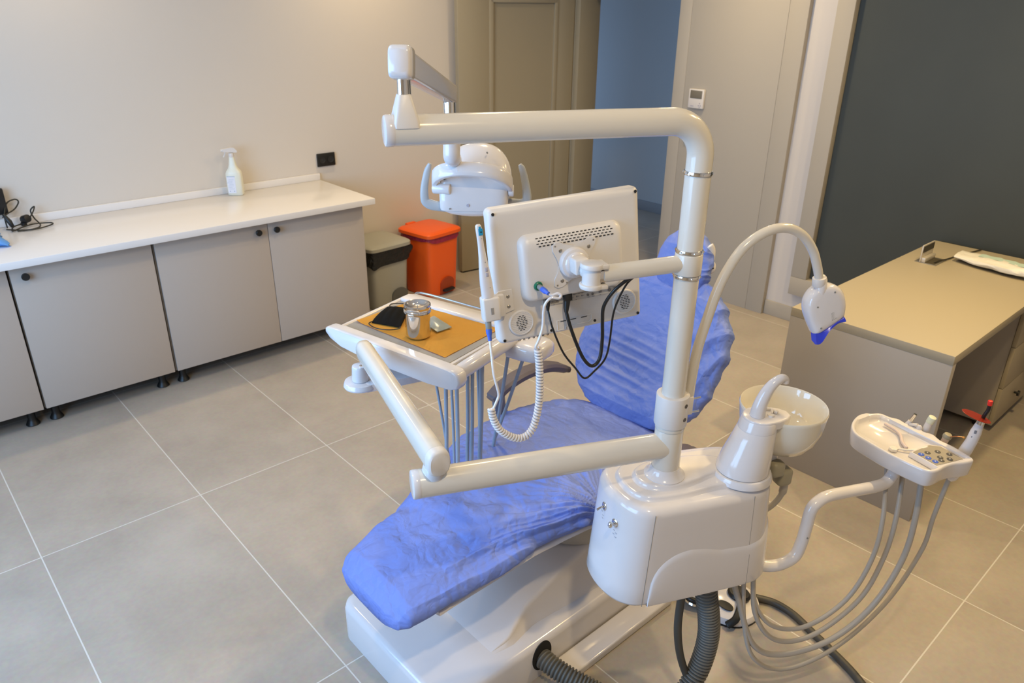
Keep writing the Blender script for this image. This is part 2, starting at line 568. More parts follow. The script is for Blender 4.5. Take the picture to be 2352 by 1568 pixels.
t = thing('light_switch', 'black light switch under the thermostat on the greige panel', 'switch', (4.46, 3.11, 1.05))
MB().bb(4.447, 4.46, 3.06, 3.158, 1.052, 1.138, 0.003).build('cover_plate', BLACK, t)
MB().bb(4.443, 4.449, 3.075, 3.143, 1.067, 1.123, 0.002).build('rocker', BLACK, t)

# ================================================================== COUNTER
wt = MB().bb(-0.7, 2.32, 3.785, 4.458, 0.832, 0.867, 0.003)
counter = thing('worktop', 'long white worktop running along the back wall over the cabinets', 'worktop', (0.8, 4.12, 0.832))
wt.build('slab', WORK, counter)
MB().bb(-0.7, 2.32, 4.44, 4.459, 0.867, 0.908, 0.002).build('upstand', WORK, counter)

def cabinet(x0, x1, doors, label, legs):
    c = thing('base_cabinet', label, 'cabinet', ((x0 + x1) / 2, 4.15, 0), 'greige base cabinets under the worktop')
    MB().bb(x0 + 0.001, x1 - 0.001, 3.884, 4.44, 0.10, 0.83, 0.001).build('carcass', CABIN, c)
    for a, b, kx in doors:
        d = MB().bb(a, b, 3.862, 3.881, 0.103, 0.822, 0.0015).build('door', CABF, c)
        if kx is not None:
            MB().lathe([(0.006, 0), (0.006, 0.012), (0.016, 0.014), (0.017, 0.018), (0.017, 0.026), (0.015, 0.028), (0, 0.028)], (kx, 3.862, 0.773), (0, -1, 0), 24).build('knob', BLACK, d)
    for x in legs:
        for y in (3.955, 4.38):
            MB().lathe([(0.03, 0), (0.032, 0.004), (0.024, 0.02), (0.018, 0.03), (0.018, 0.085), (0.03, 0.09), (0.03, 0.10)], (x, y, 0), seg=16).build('leg', BLACK, c)
    return c
cabinet(-0.7, 0.438, [(-0.696, -0.131, None), (-0.127, 0.434, None)], 'greige base cabinet cut off by the left edge of the photo', (-0.65, 0.385))
cabinet(0.442, 1.064, [(0.446, 1.059, 0.502)], 'single door greige cabinet with its black knob at the top left', (0.49, 1.01))
cabinet(1.068, 2.277, [(1.074, 1.671, 1.612), (1.674, 2.274, 1.716)], 'double door greige cabinet with two black knobs at the far end of the row', (1.12, 2.22))

# spray bottle
t = thing('spray_bottle', 'translucent white spray bottle with paper label standing on the worktop', 'bottle', (1.735, 4.385, 0.868))
def rr_ring(cx, cy, z, hx, hy, rot=0.0, e=0.55, n=28):
    out = []
    for k in range(n):
        a = 2 * PI * k / n
        x, y = hx * sgp(math.cos(a), e), hy * sgp(math.sin(a), e)
        out.append(V(cx + x * math.cos(rot) - y * math.sin(rot), cy + x * math.sin(rot) + y * math.cos(rot), z))
    return out
bx, by = 1.735, 4.385
RB = math.radians(-35)
q = MB()
q.rings([rr_ring(bx, by, 0.868 + z, hx, hy, RB) for z, hx, hy in ((0, 0.041, 0.027), (0.005, 0.045, 0.030), (0.06, 0.046, 0.031), (0.125, 0.046, 0.031), (0.140, 0.040, 0.028), (0.155, 0.028, 0.022), (0.175, 0.021, 0.018), (0.20, 0.017, 0.015), (0.222, 0.014, 0.013))])
q.build('bottle_body', BOTTLE, t)
q = MB().cyl((bx, by, 1.088), (bx, by, 1.112), 0.015, 0.014, 20, 0.002)
ax = V(math.cos(math.radians(168)), math.sin(math.radians(168)), 0)
c0 = V(bx, by, 1.125)
q.prism([(-0.03, -0.012), (0.045, -0.004), (0.047, 0.012), (0.0, 0.018), (-0.018, 0.016), (-0.034, -0.004)], c0 + V(ax.y, -ax.x, 0) * -0.011, ax, (0, 0, 1), 0.022, 0.003)
q.cyl(c0 + ax * 0.043 + V(0, 0, 0.004), c0 + ax * 0.056 + V(0, 0, 0.004), 0.008, 0.007, 14)
q.tube(catmull([c0 + ax * 0.03 + V(0, 0, -0.004), c0 + ax * 0.036 + V(0, 0, -0.02), c0 + ax * 0.044 + V(0, 0, -0.035)], 4), 0.004, 8)
q.build('spray_trigger', WSAT, t)
nrm = V(math.sin(RB), -math.cos(RB), 0)
xd = V(math.cos(RB), math.sin(RB), 0)
q = MB()
c = V(bx, by, 0.932) + nrm * 0.0312 - xd * 0.014
q.box(c, (0.046, 0.001, 0.098), RB)
lab = q.build('paper_label', LABEL, t)
q = MB().box(c + V(0, 0, 0.048) + nrm * 0.0006, (0.046, 0.0006, 0.004), RB)
for k in range(7):
    q.box(c + V(0, 0, 0.03 - k * 0.009) + nrm * 0.0006 - xd * (0.004 * (k % 3)), (0.030 - 0.006 * (k % 2), 0.0005, 0.0015), RB)
q.box(c + V(0, 0, -0.038) + nrm * 0.0006 + xd * 0.012, (0.006, 0.0006, 0.006), RB)
q.box(c + V(0, 0, -0.038) + nrm * 0.0006 - xd * 0.012, (0.006, 0.0006, 0.006), RB)
q.build('print', mat('label_print', (0.40, 0.48, 0.60), 0.6), lab)

# coiled black cable with power supply at the left
t = thing('tangled_power_cable', 'tangled black power cable lying on the left end of the worktop', 'cable', (0.6, 4.38, 0.87))
cb = [(0.545, 4.36, 0.873), (0.60, 4.30, 0.873), (0.66, 4.27, 0.875), (0.735, 4.31, 0.876), (0.735, 4.345, 0.878), (0.66, 4.36, 0.88), (0.60, 4.33, 0.877), (0.56, 4.30, 0.875), (0.58, 4.38, 0.876), (0.64, 4.39, 0.89), (0.68, 4.40, 0.93), (0.695, 4.415, 0.955), (0.675, 4.42, 0.935), (0.68, 4.40, 0.90), (0.69, 4.34, 0.875), (0.655, 4.29, 0.873), (0.58, 4.29, 0.873)]
MB().tube(catmull(cb, 6), 0.0035, 8, rnd=True).build('cable', CORD, t)
cb = [(0.55, 4.36, 0.88), (0.555, 4.39, 0.93), (0.58, 4.42, 0.985), (0.62, 4.43, 1.0), (0.635, 4.43, 0.985), (0.61, 4.42, 0.955), (0.57, 4.40, 0.94), (0.545, 4.38, 0.93)]
MB().tube(catmull(cb, 6), 0.0035, 8, rnd=True).build('loop', CORD, t)
MB().cyl((0.632, 4.405, 0.898), (0.65, 4.375, 0.91), 0.021, 0.02, 18, 0.004).cyl((0.622, 4.40, 0.882), (0.632, 4.38, 0.876), 0.012, 0.012, 12, 0.003).build('plug', BLACK, t)
MB().tube([(0.55, 4.375, 0.945), (0.565, 4.36, 0.91), (0.572, 4.35, 0.885)], [0.007, 0.012, 0.009], 12, rnd=True).build('connector', BLACK, t)
t2 = MB().box((0.53, 4.42, 1.0), (0.10, 0.022, 0.13), None, 0.006)
tag(t2.build('black_device', BLACK), 'black device leaning on the wall at the left edge of the photo', 'device')
t2 = MB()
rgs = []
for i in range(7):
    x = 0.35 + i * 0.025
    h = (0.03, 0.045, 0.05, 0.05, 0.047, 0.035, 0.012)[i]
    rgs.append([V(x + 0.008 * math.sin(k * 1.7), 4.20 + 0.13 * sgp(math.cos(2 * PI * k / 14), 0.6) - 0.006 * i, 0.868 + h * (0.5 + 0.5 * sgp(math.sin(2 * PI * k / 14), 0.6)) ) for k in range(14)])
t2.rings(rgs)
tag(t2.build('blue_bag', SKY), 'crumpled bright blue plastic bag on the worktop at the left photo edge', 'bag')

# ================================================================== BINS
def bin_(name, label, cx, cy, rot, hx, hy, h, m, bagm, bag_drop, pedal_dx):
    t = thing(name, label, 'bin', (cx, cy, 0))
    R = Matrix.Translation((cx, cy, 0)) @ Matrix.Rotation(rot, 4, 'Z')
    q = MB()
    def rg(z, k, e=0.28):
        return [V(hx * k * sgp(math.cos(2 * PI * i / 40), e), hy * k * sgp(math.sin(2 * PI * i / 40), e), z) for i in range(40)]
    q.rings([rg(0.0, 0.80), rg(0.01, 0.83), rg(h * 0.5, 0.88), rg(h * 0.93, 0.93)])
    q.xf(R)
    body = q.build('bin_body', m, t)
    # proud arch panel, recess shade put into its colour, + pedal on the front
    q = MB()
    arch = [(0.065 * math.cos(a), 0.075 + 0.05 * math.sin(a)) for a in [PI * k / 12 for k in range(13)]] + [(-0.065, 0.0), (0.065, 0.0)]
    q.prism(arch, (pedal_dx, -hy * 0.835 + 0.006, 0.004), (1, 0, 0), (0, -0.09, 1), 0.012)
    q.xf(R)
    plabel(q.build('pedal_recess', mat(('orange' if m is ORANGE else 'grey') + '_recess', (0.36, 0.05, 0.01) if m is ORANGE else (0.11, 0.105, 0.09), 0.6), t), 'arch panel coloured as a shaded recess')
    q = MB().box((pedal_dx, -hy * 0.88, 0.035), (0.10, 0.06, 0.016), None, 0.005).xf(R)
    plabel(q.build('pedal', BLACK, t), 'black pedal')
    q = MB()
    q.rings([rg(h * 0.925, 1.0), rg(h * 0.93, 1.04), rg(h * 0.975, 1.04), rg(h * 0.995, 0.98), rg(h * 1.0, 0.9), rg(h * 1.006, 0.86), rg(h * 1.01, 0.80)])
    q.xf(R)
    lid = q.build('bin_lid', m, t)
    q = MB().box((-hx * 0.2, hy * 0.97, h * 0.985), (hx * 0.5, 0.03, 0.03), None, 0.006).xf(R)
    q.build('hinge', m, t)
    # liner bag folded over the rim
    q = MB()
    nn = 60
    rows = []
    for j in range(7):
        f = j / 6
        row = []
        for i in range(nn):
            a = 2 * PI * i / nn
            c, s_ = math.cos(a), math.sin(a)
            dr = bag_drop(a)
            wob = 0.012 * noise.noise(V(c * 3, s_ * 3, f * 4 + h)) + 0.008 * math.sin(a * 17 + 4 * f)
            k = 0.945 + 0.02 + wob + 0.03 * f * dr / 0.1 + (0.16 * math.exp(-((a - 5.75) / 0.42) ** 2) * math.sin(PI * min(1, f * 1.15)) if bagm is BAG else 0.0)
            row.append(V(hx * k * sgp(c, 0.3), hy * k * sgp(s_, 0.3), h * 0.935 - f * dr))
        rows.append(row)
    q.rings(rows, False, False)
    q.xf(R)
    q.build('bin_bag', bagm, t, 80)
    return t
bin_('pedal_bin', 'orange pedal bin with closed lid standing beside the door', 3.025, 4.235, math.radians(8), 0.165, 0.165, 0.475, ORANGE, PURP, lambda a: 0.035 + 0.01 * math.sin(3 * a), 0.02)
bin_('pedal_bin', 'grey pedal bin with black liner bag between cabinets and orange bin', 2.605, 4.262, math.radians(4), 0.172, 0.165, 0.455, GBIN, BAG, lambda a: 0.115 - 0.065 * max(0, math.cos(a - 0.1)) + 0.012 * math.sin(5 * a), 0.06)

# ================================================================== DESK
t = thing('desk', 'beige waterfall desk with a solid end panel in front of the dark pane', 'desk', (3.57, 1.08, 0))
MB().bb(2.89, 4.436, 0.752, 1.408, 0.712, 0.75, 0.0015).build('desk_top', DESKT, t)
plabel(MB().bb(2.891, 2.928, 0.752, 1.408, 0.0, 0.712, 0.0015).build('end_panel', DESKP, t), 'greige end panel down to the floor')
MB().bb(2.928, 4.43, 1.385, 1.403, 0.12, 0.712, 0.001).build('back_panel', DESKP, t)
t = thing('drawer_pedestal', 'beige drawer pedestal with black knobs under the desk', 'drawer unit', (4.1, 1.1, 0))
MB().bb(3.93, 4.42, 0.806, 1.37, 0.035, 0.70, 0.0015).build('carcass', DESKP, t)
for z0, z1 in ((0.038, 0.24), (0.243, 0.46), (0.463, 0.698)):
    d = MB().bb(3.925, 4.42, 0.785, 0.804, z0, z1, 0.0015).build('drawer', DESKT, t)
    MB().lathe([(0.006, 0), (0.006, 0.012), (0.015, 0.014), (0.015, 0.024), (0, 0.025)], (4.18, 0.785, (z0 + z1) / 2), (0, -1, 0), 18).build('knob', BLACK, d)
for x in (3.97, 4.38):
    for y in (0.86, 1.32):
        MB().cyl((x, y, 0), (x, y, 0.036), 0.02, 0.02, 14).build('foot', BLACK, t)

# cable grommet with open flap
t = thing('cable_grommet', 'square metal cable grommet with open flap in the desk top', 'grommet', (4.03, 1.28, 0.751))
MB().bb(3.955, 4.10, 1.225, 1.33, 0.7502, 0.7525, 0.001).build('frame', mat('brushed_metal', (0.35, 0.32, 0.27), 0.35, 0.6), t)
MB().bb(3.965, 4.085, 1.235, 1.29, 0.7526, 0.7532).build('opening', mat('grommet_shadow', (0.07, 0.06, 0.04), 0.7), t)
MB().bb(3.955, 4.10, 1.300, 1.306, 0.753, 0.838, 0.001).bb(3.96, 4.095, 1.280, 1.300, 0.753, 0.775, 0.002).build('flap', mat('brushed_metal_light', (0.62, 0.58, 0.52), 0.35, 0.3), t)
plabel(MB().bb(3.962, 4.093, 1.2975, 1.3005, 0.800, 0.832).build('brush_strip', BLACK, t), 'black brush strip')
tag(MB().tube(catmull([(3.99, 1.245, 0.756), (4.03, 1.235, 0.762), (4.10, 1.225, 0.757), (4.20, 1.215, 0.755), (4.32, 1.19, 0.756), (4.42, 1.17, 0.756)], 6), 0.0035, 8, rnd=True).build('cable', CORD), 'thin dark cable from the grommet across the desk top', 'cable')
# wrapped pack of masks on the desk
t = thing('wrapped_pack', 'crinkled white and pale green wrapped pack lying on the far side of the desk', 'pack', (4.2, 1.0, 0.751))
rows = []
for i in range(24):
    f = i / 23
    y = 1.20 - f * 0.50
    hw = 0.075 * (0.55 + 0.45 * math.sin(PI * min(1, f * 1.3 + 0.15)) ** 0.5) if f < 0.75 else 0.075
    rows.append([V(4.17 - 0.13 * f + hw * math.cos(2 * PI * k / 20) + 0.004 * noise.noise(V(f * 9, k, 0)), y, 0.751 + 0.024 + 0.011 * f + (0.012 + 0.010 * math.sin(PI * f)) * sgp(math.sin(2 * PI * k / 20), 0.7) + 0.006 * noise.noise(V(f * 7, k * 0.6, 2))) for k in range(20)])
MB().rings(rows).build('wrapper', MASKW, t)
rows = []
for i in range(12):
    f = 0.2 + 0.5 * i / 11
    y = 1.20 - f * 0.50
    rows.append([V(4.185 - 0.13 * f + a, y, 0.751 + 0.0375 + 0.013 * f + 0.010 * math.sin(PI * f) - 1.5 * (a - 0.01) ** 2 + 0.002 * math.sin(i * 2.1)) for a in (-0.025, -0.01, 0.01, 0.03)])
MB().rings(rows, False, False, closed=False).build('printed_band', TEAL, t)
# ================================================================== DENTAL CHAIR
chair = thing('dental_chair', 'white dental chair base and frame under the blue covers', 'dental chair', (1.5, 1.48, 0))
def plan_ring(x0, x1, y0, y1, z, r, n=6):
    """rounded rectangle ring"""
    out = []
    for cx, cy, a0 in ((x1 - r, y1 - r, 0), (x0 + r, y1 - r, 90), (x0 + r, y0 + r, 180), (x1 - r, y0 + r, 270)):
        for k in range(n + 1):
            a = math.radians(a0 + 90 * k / n)
            out.append(V(cx + r * math.cos(a), cy + r * math.sin(a), z))
    return out
q = MB()
def base_ring(ins, z):
    return plan_ring(0.845 + ins, 2.05 - ins, 1.197 + ins, 1.77 - ins, z, 0.055)
q.rings([base_ring(0.0, 0.0), base_ring(0.0, 0.118), base_ring(0.004, 0.132), base_ring(0.012, 0.139), base_ring(0.022, 0.142)])
q.build('base', WHITE, chair)
# hood rising from the base
q = MB()
rows = []
NR = 40
for i in range(NR + 1):
    f = i / NR
    x = 1.075 + f * 0.93
    h = lerp_tab([(1.075, 0.0), (1.10, 0.008), (1.30, 0.078), (1.42, 0.122), (1.55, 0.15), (2.005, 0.15)], x)
    yn = lerp_tab([(1.075, 1.262), (1.14, 1.255), (1.25, 1.285), (1.40, 1.285), (1.6, 1.285), (2.005, 1.285)], x)
    yf = 1.70
    row = [V(x, yn - 0.010 - 0.25 * h, 0.135), V(x, yn - 0.006 - 0.22 * h, 0.142 + h * 0.05)]
    for k in range(7):
        a = PI * 0.5 * k / 6
        rr = min(h * 0.5, 0.018)
        row.append(V(x, yn + 0.004 + rr * (1 - math.cos(a)), 0.142 + h - rr + rr * math.sin(a)))
    for k in range(7):
        a = PI * 0.5 * k / 6
        rr = min(h * 0.5, 0.018)
        row.append(V(x, yf - rr + rr * math.sin(a), 0.142 + h - rr + rr * math.cos(a)))
    row.append(V(x, yf + 0.01, 0.135))
    rows.append(row)
q.rings(rows, True, True)
q.build('base_hood', WHITE, chair, 50)
# round bellows column
q = MB()
q.cyl((1.61, 1.45, 0.285), (1.61, 1.45, 0.46), 0.175, 0.175, 48, 0.004)
q.build('lift_column', mat('column_grey_white', (0.42, 0.40, 0.37), 0.3), chair)
# underframe shell below the seat cover
SEAT_C = [(0.78, 1.45), (1.0, 1.452), (1.35, 1.49), (1.6, 1.50), (2.0, 1.49)]
SEAT_W = [(0.775, 0.115), (0.785, 0.147), (0.81, 0.168), (0.88, 0.180), (1.0, 0.195), (1.2, 0.245), (1.38, 0.298), (1.55, 0.325), (1.70, 0.325), (1.82, 0.295), (1.90, 0.24), (1.96, 0.16), (1.985, 0.09)]
SEAT_T = [(0.775, 0.452), (0.82, 0.470), (1.0, 0.505), (1.2, 0.545), (1.38, 0.567), (1.6, 0.560), (1.85, 0.545), (2.0, 0.535)]
q = MB()
rows = []
for i in range(31):
    f = i / 30
    x = 0.90 + f * 1.05
    w = lerp_tab(SEAT_W, x) - 0.006 if x < 1.3 else min(lerp_tab(SEAT_W, x) - 0.008, 0.305)
    yc = lerp_tab(SEAT_C, x)
    zt = lerp_tab(SEAT_T, x) - 0.078
    dep = 0.028 + 0.012 * min(1, f * 2.2)
    rows.append([V(x, yc + (w - 0.055 * max(0, -math.sin(2 * PI * k / 28))) * sgp(math.cos(2 * PI * k / 28), 0.45), zt - dep / 2 + dep / 2 * sgp(math.sin(2 * PI * k / 28), 0.6)) for k in range(28)])
q.rings(rows)
q.build('seat_frame', WHITE, chair, 50)
MB().bb(0.93, 0.97, 1.35, 1.55, 0.30, 0.42, 0.01)
# link between seat and backrest, backrest carrier
q = MB()
q.tube([(1.80, 1.50, 0.43), (1.98, 1.50, 0.46), (2.10, 1.50, 0.66), (2.20, 1.50, 0.88)], [0.05, 0.06, 0.06, 0.05], 16, rnd=True, flat=(0.6, 1.6))
q.build('back_carrier', WHITE, chair)
# armrests
def armrest(pts, w, h, name='armrest'):
    q = MB()
    cl = catmull(pts, 8)
    n = len(cl)
    rows = []
    for i, p in enumerate(cl):
        f = i / (n - 1)
        a = cl[max(0, i - 1)]
        b = cl[min(n - 1, i + 1)]
        T = (b - a).normalized()
        S = T.cross(ZZ).normalized()
        Up = S.cross(T)
        k = 1.0 if 0.04 < f < 0.93 else 0.75
        ww, hh = w * k, h * k
        rows.append([p + S * (ww * c) + Up * (hh * d) for c, d in ((-1, -0.6), (-1, 0.4), (-0.7, 1), (0.7, 1), (1, 0.4), (1, -0.6), (0.7, -1), (-0.7, -1))])
    q.rings(rows)
    return q
q = armrest([(1.555, 1.83, 0.600), (1.615, 1.83, 0.636), (1.72, 1.835, 0.652), (1.85, 1.84, 0.638), (1.965, 1.845, 0.59)], 0.032, 0.016)
plabel(q.build('armrest', ARMR, chair, 30), 'dark grey curved armrest')
q = MB().tube(catmull([(1.59, 1.83, 0.60), (1.60, 1.83, 0.54), (1.635, 1.825, 0.46), (1.68, 1.80, 0.40), (1.70, 1.70, 0.38)], 6), [0.026] * 25, 12, rnd=True, flat=(1.1, 0.6))
plabel(q.build('armrest_support', mat('armrest_support_grey', (0.16, 0.17, 0.21), 0.45), chair), 'dark grey armrest support')
q = armrest([(1.48, 1.13, 0.588), (1.56, 1.13, 0.632), (1.64, 1.13, 0.650), (1.74, 1.13, 0.640), (1.835, 1.13, 0.60)], 0.030, 0.016)
plabel(q.build('armrest', ARMR, chair, 30), 'dark grey curved armrest')
q = MB().tube(catmull([(1.56, 1.13, 0.61), (1.57, 1.13, 0.54), (1.60, 1.15, 0.46), (1.64, 1.20, 0.42), (1.66, 1.30, 0.40)], 6), [0.024] * 25, 12, rnd=True, flat=(1.1, 0.6))
plabel(q.build('armrest_support', MATS['armrest_support_grey'], chair), 'dark grey armrest support')
# headrest mechanism
q = MB()
q.tube(catmull([(2.18, 1.392, 1.165), (2.19, 1.388, 1.145), (2.19, 1.388, 1.11), (2.18, 1.392, 1.08), (2.16, 1.40, 1.05)], 5), [0.008] * 21, 12, rnd=True, flat=(1.6, 0.7))
q.ball((2.195, 1.386, 1.085), (0.016, 0.014, 0.024), 18)
q.cyl((2.2, 1.49, 1.08), (2.205, 1.385, 1.085), 0.013, 0.015, 16, 0.003)
hm = q.build('headrest_bracket', WSAT, chair)
plabel(MB().cyl((2.184, 1.375, 1.088), (2.181, 1.371, 1.088), 0.004, 0.0035, 10).build('screw', BLACK, hm), 'dark screw')
MB().tube([(2.12, 1.49, 0.98), (2.20, 1.49, 1.04), (2.22, 1.49, 1.12)], [0.02, 0.02, 0.02], 12, flat=(0.5, 1.8)).build('headrest_stem', CHROME, chair)

# ---------- blue covers -------------------------------------------------
def crease(p, fr, amp, ph=0.0):
    """crumpled-cloth facets: nearly flat patches meeting in sharp folds"""
    w = noise.noise_vector(p * fr * 0.5 + V(ph, 0, 0)) * 0.55
    d_ = noise.voronoi(p * fr + w + V(0, ph, ph))[0]
    return amp * min(1.0, (d_[1] - d_[0]) * 1.5)
def pillow(name, rowf, nrow, ncol, disp, mat_, label, cat, e1=0.62, e2=0.62):
    q = MB()
    rings = []
    for i in range(nrow + 1):
        f = i / nrow
        C, W, Hh, Xd, Yd = rowf(f)
        ring = []
        for k in range(ncol):
            a = 2 * PI * k / ncol
            c, s_ = math.cos(a), math.sin(a)
            p = C + Xd * (W * sgp(c, e1)) + Yd * (Hh * sgp(s_, e2))
            n = (Xd * c * Hh + Yd * s_ * W)
            n = n.normalized() if n.length > 1e-9 else Yd
            p = p + n * disp(p, f, a)
            ring.append(p)
        rings.append(ring)
    q.rings(rings)
    o = q.build(name, mat_, None, 180)
    return tag(o, label, cat)

def seat_row(f):
    g = 0.5 - 0.5 * math.cos(PI * f)
    g = 0.5 * g + 0.5 * f
    x = 0.775 + g * 1.21
    w = lerp_tab(SEAT_W, x)
    yc = lerp_tab(SEAT_C, x)
    zt = lerp_tab(SEAT_T, x)
    th = 0.096 + 0.012 * min(1, (x - 0.78) / 0.5)
    th *= min(1, 0.55 + (x - 0.775) * 9) * min(1, 0.5 + (1.985 - x) * 5)
    # drooping foot
    return V(x, yc, zt - 0.05), w, th / 2, V(0, 1, 0), V(0, 0, 1)
FOC = V(1.44, 1.185, 0.48)
def ridge(v, k=3.0):
    return max(0.0, 1 - abs(v) * k)
def seat_disp(p, f, a):
    d = 0.0
    top = max(0.0, math.sin(a))
    r = (p - FOC)
    ang = math.atan2(r.y, r.x)          # pi = towards the foot along the near edge
    dist = math.hypot(r.x, r.y)
    off = PI - ang if ang > 0 else PI + ang
    wgt = 1.0 * math.exp(-(dist / 0.22) ** 2) + 1.0 * math.exp(-(off / 0.42) ** 2) * min(1, dist / 0.1) + 0.35 * math.exp(-(off / 1.0) ** 2)
    fan = noise.noise(V(ang * 7.5 + 0.5 * noise.noise(p * 4), dist * 2.2, 4.4))
    d += 0.012 * ridge(fan, 2.2) * wgt
    fan2 = noise.noise(V(ang * 17, dist * 4, 9.4))
    d += 0.0045 * ridge(fan2, 2.6) * wgt
    d += crease(V(p.x, p.y * 0.8, 0), 5, 0.007) + crease(V(p.x * 1.5, p.y * 0.9, 0), 11, 0.0045, 3.1) + crease(V(p.x, p.y * 1.5, 0), 24, 0.0022, 7.7) + crease(V(p.x, p.y, 0), 55, 0.0008, 1.7)
    d += 0.003 * noise.noise(p * 5)
    k = (p.y - 1.45) * 0.35 + (p.x - 1.12)
    d += 0.006 * math.exp(-(k / 0.03) ** 2) * top - 0.006 * math.exp(-((k - 0.075) / 0.05) ** 2) * top
    if math.sin(a) < -0.35:
        d *= 0.15
    elif math.sin(a) < 0:
        d *= 1 - 0.85 * (-math.sin(a) / 0.35)
    return d * (0.25 + 0.75 * min(1.0, max(0.0, f - 0.06) * 7))
pillow('seat_cover', seat_row, 420, 320, seat_disp, BLUEF, 'wrinkled blue protective cover stretched over the chair seat and leg rest', 'chair cover', 0.62, 0.86)

B0 = V(1.865, 1.525, 0.55)
BV = V(0.47, 0, 0.883).normalized()
BM = V(-0.883, 0, 0.47).normalized()
BACK_W = [(0.0, 0.10), (0.02, 0.165), (0.06, 0.225), (0.12, 0.27), (0.22, 0.300), (0.33, 0.305), (0.43, 0.285), (0.51, 0.235), (0.56, 0.17), (0.585, 0.10)]
def back_row(f):
    g = 0.5 - 0.5 * math.cos(PI * f)
    g = 0.4 * g + 0.6 * f
    v = g * 0.585
    w = lerp_tab(BACK_W, v)
    th = 0.10 * min(1, 0.35 + v * 12) * min(1, 0.4 + (0.585 - v) * 8)
    bow = 0.02 * math.sin(PI * g) 
    return B0 + BV * v - BM * (0.055 + bow - 0.0), w, th / 2, V(0, 1, 0), BM
def back_disp(p, f, a):
    r = p - B0
    v = r.dot(BV)
    y = r.y
    d = 0.0
    front = max(0.0, math.sin(a))
    # row of parallel diagonal folds on the lower half, seen behind the mast
    msk = math.exp(-((v - 0.19) / 0.13) ** 4) * math.exp(-((y - 0.06) / 0.17) ** 4)
    d += 0.009 * (math.sin((v - 0.10 * y + 0.012 * noise.noise(V(y * 3, v * 3, 0))) * 178) * 0.5 + 0.5) ** 1.6 * msk * front * (0.6 + 0.4 * noise.noise(V(v * 30, y * 2, 5)))
    if y < -0.10:
        e = min(1, (-y - 0.10) / 0.12)
        d += e * 0.009 * ridge(noise.noise(V(v * 6 + y * 10, y * 18, p.x * 3)), 2.6)
        d += e * 0.004 * ridge(noise.noise(V(v * 14 - y * 14, y * 30, p.x * 5 + 3)), 2.6)
    d += crease(V(y, v, 0), 4, 0.008, 1.0) + crease(V(y * 1.5, v, 0), 10, 0.0040, 5.0) + crease(V(y * 1.4, v, 3), 24, 0.0018, 2.0) + crease(V(y, v, 3), 55, 0.0007, 2.0)
    d += 0.004 * noise.noise(p * 4.5)
    return d
pillow('backrest_cover', back_row, 300, 300, back_disp, BLUEF, 'wrinkled blue protective cover on the large raised backrest', 'chair cover', 0.7, 0.6)

H0 = V(2.115, 1.483, 1.00)
HV = V(0.30, 0, 0.95).normalized()
HM = V(-0.95, 0, 0.30).normalized()
HEAD_W = [(0.0, 0.065), (0.02, 0.09), (0.06, 0.108), (0.12, 0.108), (0.17, 0.09), (0.20, 0.06), (0.212, 0.03)]
def head_row(f):
    v = f * 0.212
    w = lerp_tab(HEAD_W, v)
    th = 0.085 * min(1, 0.45 + v * 10) * min(1, 0.4 + (0.212 - v) * 10)
    return H0 + HV * v - HM * 0.03, w, th / 2, V(0, 1, 0), HM
def head_disp(p, f, a):
    d = crease(V(p.y, p.z, 0), 10, 0.003, 2.0) + 0.004 * noise.noise(p * 8)
    if math.cos(a) < -0.2:
        d += 0.006 * (1 - min(1, abs(noise.noise(V(p.z * 34, p.y * 10, p.x * 16))) * 2.8)) ** 2
    return d
pillow('headrest_cover', head_row, 110, 120, head_disp, BLUEF, 'small rounded blue cover on the headrest behind the mast', 'chair cover', 0.75, 0.7)

# ================================================================== UNIT CABINET
unit = thing('treatment_unit', 'glossy white treatment unit body beside the chair with mast and two long tube arms', 'dental unit', tuple(U(0.07, 0, 0.0)))
FRONT_N = -0.112
PLAN = [(-0.09, -0.112), (0.06, -0.114), (0.22, -0.112), (0.262, -0.104), (0.292, -0.084), (0.309, -0.052), (0.315, -0.01), (0.313, 0.05), (0.298, 0.095), (0.25, 0.122), (0.12, 0.135), (-0.03, 0.135), (-0.115, 0.125), (-0.158, 0.098), (-0.174, 0.055), (-0.176, 0.01), (-0.168, -0.035), (-0.152, -0.072), (-0.128, -0.098), (-0.108, -0.108)]
def smooth_closed(pl, k=6):
    n = len(pl)
    out = []
    for i in range(n):
        p0, p1, p2, p3 = [Vector((*pl[(i + j) % n], 0)) for j in (-1, 0, 1, 2)]
        for j in range(k):
            t_ = j / k
            out.append(0.5 * ((2 * p1) + (p2 - p0) * t_ + (2 * p0 - 5 * p1 + 4 * p2 - p3) * t_ * t_ + (3 * p1 - p0 - 3 * p2 + p3) * t_ ** 3))
    return [(v.x, v.y) for v in out]
PLS = smooth_closed(PLAN, 6)
def resample(pl, n=144, it=6):
    L_ = [0.0]
    m_ = len(pl)
    for i in range(m_):
        a, b = pl[i], pl[(i + 1) % m_]
        L_.append(L_[-1] + math.hypot(b[0] - a[0], b[1] - a[1]))
    out = []
    j = 0
    for k in range(n):
        t_ = L_[-1] * k / n
        while L_[j + 1] < t_:
            j += 1
        f = (t_ - L_[j]) / max(1e-9, L_[j + 1] - L_[j])
        a, b = pl[j], pl[(j + 1) % m_]
        out.append((a[0] + (b[0] - a[0]) * f, a[1] + (b[1] - a[1]) * f))
    for _ in range(it):
        out = [((out[i - 1][0] + 2 * out[i][0] + out[(i + 1) % n][0]) / 4, (out[i - 1][1] + 2 * out[i][1] + out[(i + 1) % n][1]) / 4) for i in range(n)]
    return out
PLS = resample(PLS)
def taper(s_, n_, z):
    t_ = (z - 0.5) / 0.32
    if s_ < 0.0:
        s_ = s_ * (1 - 0.165 * t_)
    elif s_ > 0.1:
        s_ = 0.1 + (s_ - 0.1) * (1 - 0.14 * t_)
    return s_, n_
